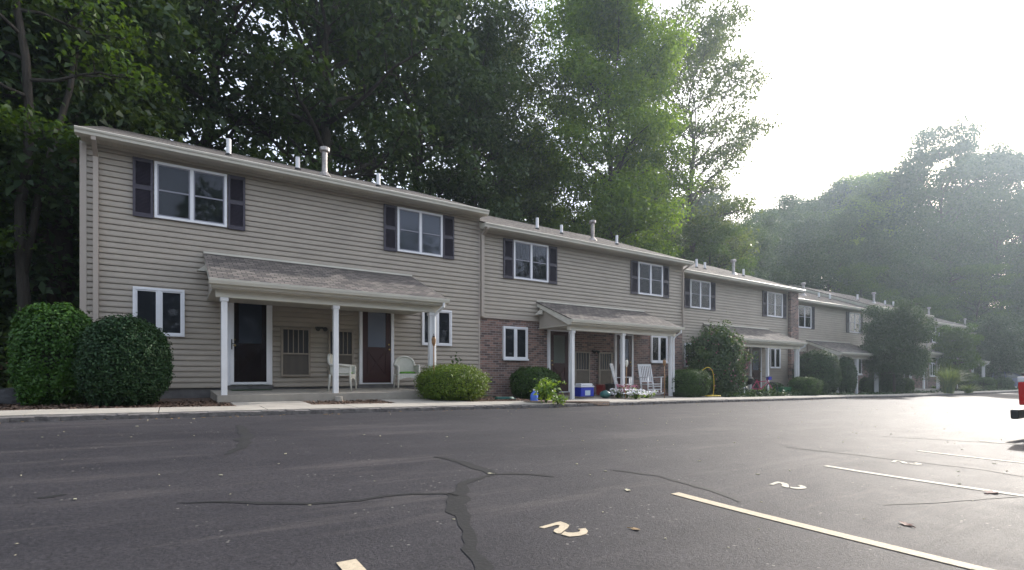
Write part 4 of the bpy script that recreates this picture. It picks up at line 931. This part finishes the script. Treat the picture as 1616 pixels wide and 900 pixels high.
# ---------------------------------------------------------------- porch furniture
def wicker(label, X, Y, z, rz):
    r = empty('wicker_chair', (0,0,0)); s = MB()
    s.box(-.25,.25,-.24,.24,.37,.41); s.prism([(-.25,-.245,.37),(.25,-.245,.37),(.25,-.245,.25),(.17,-.245,.28),(0,-.245,.31),(-.17,-.245,.28),(-.25,-.245,.25)],(0,.02,0))
    s.build('seat', M['wicker'], r)
    b = MB(); pts = []; n = 18
    for k in range(n+1):
        a = PI*k/n; pts.append((-.27*math.cos(a), .24+.06*math.sin(a), .60+.27*math.sin(a)**.8 if 0 < k < n else .60))
    for k in range(n):
        p, q = pts[k], pts[k+1]; b.quad((p[0]*.86,.23,.40),(q[0]*.86,.23,.40),q,p); b.quad((p[0]*.86,.25,.40),(q[0]*.86,.25,.40),(q[0],q[1]+.02,q[2]),(p[0],p[1]+.02,p[2]))
    b.build('backrest', M['wicker'], r)
    t = MB(); t.tube([(-.29,-.24,.60),(-.31,0,.63),(-.28,.22,.62)]+[(p[0]*1.02,p[1]+.01,p[2]+.01) for p in pts[1:-1]]+[(.28,.22,.62),(.31,0,.63),(.29,-.24,.60)],.032,8); t.build('rim', M['wicker'], r, smooth=True)
    for x in (-.28,.28):
        a = MB(); a.quad((x,-.23,.42),(x,.23,.42),(x,.23,.60),(x,-.23,.60)); a.quad((x*.96,-.23,.42),(x*.96,.23,.42),(x*.96,.23,.60),(x*.96,-.23,.60)); a.build('side_panel', M['wicker'], r)
        for y in (-.24,.24): g = MB(); g.tube([(x,y,.60 if y < 0 else .40),(x*1.0,y,.3),(x*1.06,y*1.12,0)],[.026,.026,.022],7); g.build('leg', M['wicker'], r, smooth=True)
    c = MB(); c.blob((0,-.01,.435),(.225,.215,.035),1,.02,16,8,.6); c.build('cushion', M['cushion'], r, smooth=True)
    r.location = (X,Y,z); r.rotation_euler = (0,0,rz); tag(r, label, 'chair', 'wicker armchairs on the raised porch'); return r
zf0 = -.36
wicker('wicker armchair seen from the side behind the middle porch post', onY(541,12.95), 12.95, -.385, R_(62))
wicker('wicker armchair facing out right of the second maroon door', onY(642,13.3), 13.3, -.375, R_(-8))
def rocker(label, X, Y, z, rz, tilt=8):
    r = empty('rocking_chair', (0,0,0)); m = M['rocker']
    s = MB(); 
    for k in range(6): s.box(-.26,.26,-.25+k*.083,-.25+k*.083+.07,.40+.004*k*-1,.42-.004*k)
    s.build('seat', m, r)
    bk = MB(); t = math.tan(R_(14))
    def bp(x, h): return (x, .24+(h-.40)*t, h)
    bk.bar(bp(-.255,.10), bp(-.255,1.12), .045); bk.bar(bp(.255,.10), bp(.255,1.12), .045)
    bk.bar(bp(-.255,1.09), bp(.255,1.09), .03,.075); bk.bar(bp(-.255,.50), bp(.255,.50), .03,.05)
    for k in range(6): x = -.185+k*.074; bk.bar(bp(x,.50), bp(x,1.08), .040,.012, up=(0,1,0))
    bk.build('backrest', m, r)
    for x in (-.29,.29):
        a = MB(); a.bar((x,-.30,.66),(x,.29,.64),.075,.022); a.build('armrest', m, r)
        g = MB(); g.tube([(x*.95,-.23,.08),(x*.95,-.23,.65)],.022,8); g.build('leg', m, r, smooth=True)
        k_ = MB(); pts = [(x*.93,-.42+.1*i,.045+.10*((-.42+.1*i+.02)/.5)**2) for i in range(11)]; 
        for p, q in zip(pts, pts[1:]): k_.bar(p, q, .03,.045)
        k_.build('rocker', m, r)
    f = MB(); f.tube([(-.27,-.23,.22),(.27,-.23,.22)],.014,6).build('stretcher', m, r)
    f = MB(); f.tube([(-.27,-.23,.33),(.27,-.23,.33)],.014,6).build('stretcher', m, r)
    r.location = (X,Y,z); r.rotation_euler = (0,0,rz); tag(r, label, 'rocking chair', 'white rocking chairs on the brick house porch'); return r
f2 = -.36-.36
rocker('white rocking chair angled sideways behind the middle post of the brick porch', onY(984,12.75), 12.75, f2-.01, R_(38))
rocker('white rocking chair facing the lot beside the right brick-porch window', onY(1027,12.7), 12.7, f2-.01, R_(-14))
# cooler
X, Y = onY(921.5,12.75), 12.75; r = empty('cooler', (X,Y,f2)); tag(r, 'blue picnic cooler with a white lid on the brick house porch', 'cooler')
b = MB(); b.prism([(-.28,-.18,.02),(.28,-.18,.02),(.28,.18,.02),(-.28,.18,.02)],(0,0,.30)); b.build('body', M['blue'], r, bevel=.02)
b = MB(); n_ = len(b.v); b.prism([(-.295,-.195,.322),(.295,-.195,.322),(.295,.195,.322),(-.295,.195,.322)],(0,0,.05)); b.prism([(-.25,-.15,.374),(.25,-.15,.374),(.25,.15,.374),(-.25,.15,.374)],(0,0,.07)); b.build('lid', M['lidw'], r, bevel=.02)
b = MB(); b.box(-.11,.11,-.186,-.182,.06,.22); b.build('sticker', M['label'], r)
# red bin, black bin, teal pot
X, Y = onY(954,13.55), 13.55; r = empty('storage_bin', (X,Y,f2)); tag(r, 'red plastic storage bin against the brick under the second grille', 'bin')
b = MB(); b.prism([(-.26,-.16,0),(.26,-.16,0),(.26,.16,0),(-.26,.16,0)],(0,0,.34)); b.build('body', M['redp'], r, bevel=.02)
b = MB(); b.box(-.28,.28,-.18,.18,.342,.38); b.build('lid', M['redp'], r, bevel=.01)
X, Y = onY(963,13.1), 13.1; r = empty('waste_bin', (X,Y,f2)); tag(r, 'black round bin beside the red storage bin', 'bin')
b = MB(); b.lathe([(.15,0),(.18,.38)],(0,0,0),18); b.build('body', M['black'], r); b = MB(); b.lathe([(.19,.382),(.19,.41),(.08,.44)],(0,0,0),18); b.build('lid', M['black'], r)
X, Y = onY(955,12.4), 12.4; b = MB(); b.lathe([(.10,0),(.17,.07),(.18,.14),(.14,.2),(.05,.24),(.05,.25)],(0,0,0),18); o = b.build('watering_pot', M['tealball'], smooth=True); o.location = (X,Y,f2-.03); tag(o, 'squat dark teal pot on the porch floor before the black bin', 'pot')
# blue jug
X, Y, z = G(843, 633); r = empty('jug', (X,Y,z)); tag(r, 'pale blue plastic jug standing left of the straggly kerbside plant', 'jug')
b = MB(); b.lathe([(.095,0),(.10,.02),(.10,.14),(.07,.2),(.03,.25),(.03,.27)],(0,0,0),14); b.build('body', M['bluejug'], r, smooth=True)
b = MB(); b.tube([(.03,0,.25),(.10,0,.24),(.12,0,.17),(.10,0,.11)],.014,8); b.build('handle', M['bluejug'], r, smooth=True); b = MB(); b.lathe([(.034,.272),(.034,.30)],(0,0,0),12); b.build('cap', M['lidw'], r)
# hoses
def hose(name, label, pts, mt, rad=.012):
    P = [Vector(p) for p in pts]; Q = []
    for i in range(len(P)-1):
        a, b_, c, d = P[max(0,i-1)], P[i], P[i+1], P[min(len(P)-1,i+2)]
        for k in range(6):
            t = k/6; Q.append(.5*((2*b_)+(c-a)*t+(2*a-5*b_+4*c-d)*t*t+(3*b_-a-3*c+d)*t**3))
    Q.append(P[-1]); b = MB(); b.tube(Q, rad, 7); o = b.build(name, M[mt], smooth=True); tag(o, label, 'hose'); return o
X, Y, z = G(801, 632); p = [(X+.2,13.6,z+1.0),(X+.15,13.4,z+.6),(X+.05,13.1,z+.15)]
for k in range(26): a = k*.75; p.append((X+.30*math.cos(a)*(1-.01*k), Y+.15+.2*math.sin(a), gz(X,Y)+.03+.002*k))
hose('garden_hose', 'teal garden hose coiled by the brick wall of the second house', p, 'tealp')
X, Y, z = G(1119, 627); p = [(X-.1,Y+.5,z+.05)]
for k in range(14): a = k*.8; p.append((X+.25+.42*math.cos(a), Y+.12*math.sin(a), z+.02+.004*k))
p += [(X+.25,Y,z+.1),(X+.3,Y,z+.5),(X+.22,Y,z+.95),(X+.0,Y+.05,z+1.12),(X-.2,Y+.2,z+.95),(X-.25,Y+.5,z+.5)]
hose('garden_hose', 'yellow hose looping up beside the wide clipped bush', p, 'yellow', .014)
# tiki torches
def torch(label, X, Y, h, lean=0, wrap=False):
    z = gz(X, Y); r = empty('garden_torch', (X,Y,z)); tag(r, label, 'torch', 'bamboo garden torches')
    b = MB(); b.tube([(0,0,-.1),(lean*.5,0,h*.5),(lean,0,h)],.014,8); b.build('pole', M['bamboo'], r, smooth=True)
    b = MB(); b.lathe([(.016,h-.03),(.05,h+.05),(.055,h+.14),(.035,h+.19)],(lean,0,0),10); b.build('basket', M['wicker' if wrap else 'bamboo'], r)
    b = MB(); b.lathe([(.03,h+.192),(.03,h+.21),(.012,h+.23),(.008,h+.27)],(lean,0,0),10); b.build('burner', M['black'], r)
torch('dark garden torch rising from the yellow-green bush before the right window', onY(684.5,11.5), 11.5, 1.35)
torch('garden torch with a pale wrapped head by the middle post of the brick porch', onY(987,11.7), 11.7, 1.05, .05, True)
torch('orange-brown garden torch right of the outward-facing rocking chair', onY(1048.5,11.9), 11.9, 1.12, 0)
# third-house porch things
f3 = -.36-.53
def bike():
    X, Y = onY(1203,12.75), 12.75; r = empty('bicycle', (X,Y,gz(X,Y)+.05)); tag(r, 'pink childs bicycle leaning by the middle post of the third house', 'bicycle')
    for x in (-.48,.48):
        w = MB(); w.tube([(x+.27*math.cos(a*PI/12),0,.28+.27*math.sin(a*PI/12)) for a in range(25)],.02,6,False); wh = w.build('wheel', M['rubber'], r)
        s = MB(); s.tube([(x,-.03,.28),(x,.03,.28)],.025,8)
        for k in range(10): a = k*PI/5; s.tube([(x,0,.28),(x+.255*math.cos(a),0,.28+.255*math.sin(a))],.003,3)
        s.build('spokes', M['chrome'], wh)
    f = MB()
    for a, b_ in (((-.48,.28),(-.22,.62)),((-.48,.28),(-.05,.26)),((-.05,.26),(-.24,.70)),((-.22,.58),(.30,.62)),((-.05,.26),(.31,.56)),((.28,.72),(.34,.52)),((.34,.52),(.48,.28))): f.tube([(a[0],0,a[1]),(b_[0],0,b_[1])],.018,6)
    f.build('frame', M['pink'], r)
    s = MB(); s.blob((-.25,0,.72),(.12,.06,.035),1,.02,10,6); s.build('saddle', M['black'], r)
    h = MB(); h.tube([(.22,-.24,.84),(.28,-.12,.80),(.28,0,.74),(.28,.12,.80),(.22,.24,.84)],.012,6); h.build('handlebar', M['chrome'], r)
    b = MB(); b.box(.30,.44,-.1,.1,.66,.80); b.build('basket', mat('violet_plastic',(.05,.05,.4),.5), r)
    r.rotation_euler = (R_(-6), 0, R_(-25))
bike()
X, Y = onY(1236,12.6), 12.6; r = empty('planter_bin', (X,Y,gz(X,Y)+.03)); tag(r, 'green plastic tub behind the hostas by the third house right post', 'tub'); b = MB(); b.prism([(-.3,-.2,0),(.3,-.2,0),(.3,.2,0),(-.3,.2,0)],(0,0,.34)); b.build('body', M['greenp'], r, bevel=.02); b = MB(); b.box(-.32,.32,-.22,.22,.342,.37); b.build('rim', M['greenp'], r)
X, Y, z = G(1195, 621); b = MB(); b.blob((0,0,.08),(.18,.14,.12),5,.12,14,8); o = b.build('stone', mat('white_stone',(.6,.6,.62),.8)); o.location = (X,Y,z); tag(o, 'rounded white stone among the hostas by the middle post', 'stone')
X, Y, z = G(1154, 619); b = MB(); b.box(-.035,.035,-.035,.035,-.1,.72); b.prism([(-.05,-.05,.722),(.05,-.05,.722),(.05,.05,.722),(-.05,.05,.722)],(0,0,.04)); o = b.build('garden_stake', M['post']); o.location = (X,Y,z); tag(o, 'short white post standing in front of the flowering shrub', 'post')
X, Y = onY(1174,12.7), 12.7; b = MB(); b.box(-.03,.03,-.03,.03,0,.6); o = b.build('garden_stake', M['post']); o.location = (X,Y,gz(X,Y)+.3); o.location.z = gz(X,Y); tag(o, 'second short white post, nearer the third house door', 'post')
# barbecue kettle beside the third door
X, Y = onY(1179,13.2), 13.2; r = empty('kettle_barbecue', (X,Y,gz(X,Y))); tag(r, 'round black covered barbecue left of the bicycle', 'barbecue')
b = MB(); b.lathe([(.05,.48),(.2,.54),(.27,.68),(.27,.70)],(0,0,0),18); b.build('bowl', M['black'], r, smooth=True); b = MB(); b.lathe([(.275,.702),(.25,.8),(.14,.9),(.03,.92)],(0,0,0),18); b.build('lid', M['black'], r, smooth=True)
for k in range(3): a = k*2.09; b = MB(); b.tube([(.15*math.cos(a),.15*math.sin(a),.56),(.26*math.cos(a),.26*math.sin(a),0)],.012,6); b.build('leg', M['galv'], r)
# leaves and litter on the lot
def dead(label, px, py, s, mt, seed, name='fallen_leaf'):
    X, Y, z = G(px, py); rg = random.Random(seed); b = MB(); n = 12; pr = []
    for k in range(n): a = 2*PI*k/n; q = s*(.55+.45*abs(math.cos(2.5*a)))*rg.uniform(.75,1.1); pr.append((q*math.cos(a), q*.6*math.sin(a), .002+s*.12*abs(math.sin(a+seed))))
    for k in range(n): b.quad((0,0,.001), pr[k], pr[(k+1) % n])
    b.tube([(s*.4,0,.004),(s*1.1,s*.1,.006),(s*1.3,0,.004)],s*.03+.001,4); o = b.build(name, M[mt]); o.location = (X,Y,z+.004); o.rotation_euler = (0,0,seed); tag(o, label, 'leaf', 'dead leaves on the asphalt'); return o
dead('small pale dead leaf above the gap left of the nearest stripe end', 991, 775, .05, 'leafpale', 1)
dead('curled tan leaf between the nearest number and the nearest stripe', 1003, 838, .045, 'leafdry', 2)
dead('dark red-brown leaf below the second full stripe near the right edge', 1565, 779, .10, 'leafred', 3)
dead('flat red-brown leaf halfway between the two full stripes', 1431, 830, .07, 'leafred', 4)
dead('tiny pale scrap by the crack junction', 774, 749, .04, 'leafpale', 5)
b = MB(); rg = random.Random(77)
for k in range(420):
    X = rg.uniform(-4, 26); Y = rg.uniform(.6, 9.4); s = rg.choice([.006,.008,.012,.02]); a = rg.uniform(0,3); z = asph(X,Y)+.004; dx, dy = s*math.cos(a), s*math.sin(a)
    b.prism([(X-dx,Y-dy,z),(X+dy*.5,Y-dx*.5,z),(X+dx,Y+dy,z),(X-dy*.5,Y+dx*.5,z)],(0,0,s*.35))
tag(b.build('litter_flecks', M['leafpale']), kind='stuff')
b = MB()
for k in range(260):                       # grit and leaves gathered along the kerb
    X = rg.uniform(-4, 40); Y = yk(X)-abs(rg.gauss(0,.12))-.02; s = rg.uniform(.01,.03); a = rg.uniform(0,3); z = asph(X,Y)+.003; dx, dy = s*math.cos(a), s*math.sin(a)
    b.prism([(X-dx,Y-dy,z),(X+dy*.5,Y-dx*.5,z),(X+dx,Y+dy,z),(X-dy*.5,Y+dx*.5,z)],(0,0,s*.3))
tag(b.build('kerb_grit', M['leafdry']), kind='stuff')

# ---------------------------------------------------------------- vehicles
def wheel(root, x, y, z, r, w, off=(0,0,0)):
    wd_ = empty('wheel', (x,y,z)); wd_.parent = root
    b = MB(); n = 24; pr = [(r*.62,-w/2),(r*.92,-w/2),(r,-w/2+.03),(r,w/2-.03),(r*.92,w/2),(r*.62,w/2)]; bb = MB(); bb.lathe(pr,(0,0,0),n); bb.v = [(v[0], v[2], v[1]) for v in bb.v]; bb.build('tyre', M['rubber'], wd_)
    bb = MB(); bb.lathe([(r*.15,-w/2+.01),(r*.6,-w/2+.04),(r*.61,w/2-.04),(r*.15,w/2-.01)],(0,0,0),16); bb.v = [(v[0], v[2], v[1]) for v in bb.v]; bb.build('rim', M['chrome'], wd_)
def truck():
    # local: x forward, y left, z up ; rear bumper at x=0
    r = empty('pickup_truck', (0,0,0)); tag(r, 'red pickup truck, only its rear corner with tail light and black bumper in view', 'pickup truck'); W = .98
    p = MB()
    for s in (-1, 1):                        # bed sides
        p.prism([(.18,s*W,.62),(.18,s*W,1.20),(2.15,s*W,1.20),(2.15,s*W,.50),(1.95,s*W,.50),(1.78,s*W,.80),(1.42,s*W,.92),(1.06,s*W,.80),(.90,s*W,.50),(.55,s*W,.5)],(0,-s*.10,0))
        p.prism([(2.17,s*W,.45),(2.17,s*W,1.22),(4.15,s*W,1.22),(5.35,s*W,1.15),(5.62,s*W,1.0),(5.65,s*W,.55),(5.45,s*W,.50),(5.30,s*W,.80),(4.94,s*W,.92),(4.58,s*W,.80),(4.42,s*W,.45)],(0,-s*.10,0))
    p.box(.2,2.14,-.88,.88,.62,.66); p.box(2.08,2.15,-.88,.88,.66,1.2); p.box(2.17,4.3,-.88,.88,.45,.6); p.prism([(4.2,-.88,1.21),(5.35,-.88,1.14),(5.62,-.88,.99),(5.62,-.88,.5),(5.5,-.88,.5),(5.4,-.88,.95),(4.2,-.88,1.1)],(0,1.76,0))
    p.prism([(2.2,-.86,1.22),(2.32,-.74,1.80),(3.62,-.74,1.80),(4.32,-.86,1.22)][:0] or [(2.32,-.74,1.76),(2.40,-.74,1.82),(3.50,-.74,1.82),(3.62,-.74,1.76)],(0,1.48,0))
    p.build('body', M['truck'], r, bevel=.02)
    g = MB(); g.v = [(2.22,-.90,1.22),(4.30,-.90,1.22),(4.30,.90,1.22),(2.22,.90,1.22),(2.33,-.76,1.765),(3.60,-.76,1.765),(3.60,.76,1.765),(2.33,.76,1.765)]; g.f = [(0,3,2,1),(4,5,6,7),(0,1,5,4),(1,2,6,5),(2,3,7,6),(3,0,4,7)]; g.build('window', M['carglass'], r)
    for s in (-1,1):
        for a, c in ((2.22,2.33),(3.25,3.2),(4.30,3.60)): pl = MB(); pl.bar((a,s*.905,1.22),(c,s*.765,1.77),.07); pl.build('pillar', M['truck'], r)
    t = MB(); t.box(.14,.20,-.80,.80,.64,1.19); t.box(.132,.139,-.62,.62,.72,1.05); tg = t.build('tailgate', M['truck'], r, bevel=.015); h = MB(); h.box(.11,.131,-.1,.1,1.06,1.12); h.build('handle', M['black'], tg)
    c = MB(); c.box(.14,2.12,-.90,.90,1.205,1.245); c.build('bed_cover', M['black'], r, bevel=.015)
    for s in (-1, 1):
        l = MB(); l.box(.11,.30,min(s*.80,s*1.0),max(s*.80,s*1.0),.66,1.08); l.build('tail_light', M['lampred'], r, bevel=.02)
        l = MB(); l.box(.108,.28,min(s*.80,s*1.0),max(s*.80,s*1.0),1.085,1.18); l.build('reversing_light', M['lampclear'], r, bevel=.015)
        l = MB(); l.box(5.5,5.68,min(s*.70,s*.96),max(s*.70,s*.96),.80,.98); l.build('headlight', M['lampclear'], r, bevel=.02)
        l = MB(); l.box(3.75,3.95,min(s*.96,s*1.16),max(s*.96,s*1.16),1.2,1.38); l.build('wing_mirror', M['black'], r, bevel=.02)
    b = MB(); b.box(-.02,.10,-.99,.99,.40,.58); b.box(.10,.5,-.6,.6,.46,.54); b.build('rear_bumper', M['black'], r, bevel=.03)
    b = MB(); b.box(5.64,5.85,-.96,.96,.42,.66); b.build('front_bumper', M['black'], r, bevel=.04); b = MB(); b.box(5.6,5.66,-.6,.6,.7,.96); b.build('grille', M['black'], r)
    b = MB(); b.box(.3,5.4,-.5,.5,.34,.46); b.build('chassis', M['black'], r)
    for x in (1.42,4.94):
        for s in (-1,1): wheel(r, x, s*.84, .37, .37, .24)
    X, Y = 12.95, 2.83; r.location = (X+.98, Y, asph(X+.98, Y-1.5)-.0); r.rotation_euler = (0, R_(-2.4), R_(-90))
truck()
def car():
    r = empty('parked_car', (0,0,0)); tag(r, 'blue-grey hatchback parked beyond the far end of the row, half hidden by bushes', 'car')
    W = .86; b = MB()
    b.prism([(-2.1,-W,.35),(-2.15,-W,.75),(-2.0,-W,.95),(.9,-W,.95),(1.9,-W,.80),(2.15,-W,.6),(2.15,-W,.32),(1.7,-W,.30),(1.62,-W,.52),(1.35,-W,.66),(1.08,-W,.52),(1.0,-W,.28),(-.95,-W,.28),(-1.03,-W,.52),(-1.30,-W,.66),(-1.57,-W,.52),(-1.65,-W,.30)],(0,2*W,0))
    b.prism([(-1.55,-.60,1.44),(-1.35,-.60,1.50),(-.1,-.60,1.52),(.2,-.60,1.46)],(0,1.2,0)); b.build('body', M['carblue'], r, bevel=.04)
    g = MB(); g.v = [(-1.98,-.80,.94),(1.05,-.80,.94),(1.05,.80,.94),(-1.98,.80,.94),(-1.55,-.62,1.46),(.15,-.62,1.47),(.15,.62,1.47),(-1.55,.62,1.46)]; g.f = [(0,3,2,1),(4,5,6,7),(0,1,5,4),(1,2,6,5),(2,3,7,6),(3,0,4,7)]; g.build('window', M['carglass'], r)
    for s in (-1,1):
        for a, c in ((-1.98,-1.55),(-.65,-.6),(1.05,.15)): p = MB(); p.bar((a,s*.805,.94),(c,s*.625,1.47),.07); p.build('pillar', M['carblue'], r)
    for s in (-1,1):
        l = MB(); l.box(-2.17,-1.98,min(s*.6,s*.87),max(s*.6,s*.87),.72,.9); l.build('tail_light', M['lampred'], r, bevel=.02); l = MB(); l.box(1.9,2.13,min(s*.5,s*.84),max(s*.5,s*.84),.6,.74); l.build('headlight', M['lampclear'], r, bevel=.02)
    for x in (1.35,-1.30):
        for s in (-1,1): wheel(r, x, s*.74, .31, .31, .2)
    X, Y = 60.5, 13.9; X = onY(1583, 13.9); r.location = (X, Y, gz(X, Y)+.1); r.rotation_euler = (0,0,R_(-28))
car()

# ---------------------------------------------------------------- haze
hz = MB(); hz.box(-450, 480, -340, 430, -40, 42)
hm = bpy.data.materials.new('haze'); hm.use_nodes = True; t = hm.node_tree; t.nodes.clear()
o_ = t.nodes.new('ShaderNodeOutputMaterial'); pv = t.nodes.new('ShaderNodeVolumePrincipled'); pv.inputs['Density'].default_value = .00105; pv.inputs['Color'].default_value = (.72,.87,1,1); pv.inputs['Anisotropy'].default_value = .68
t.links.new(pv.outputs[0], o_.inputs['Volume']); tag(hz.build('haze', hm), kind='stuff')
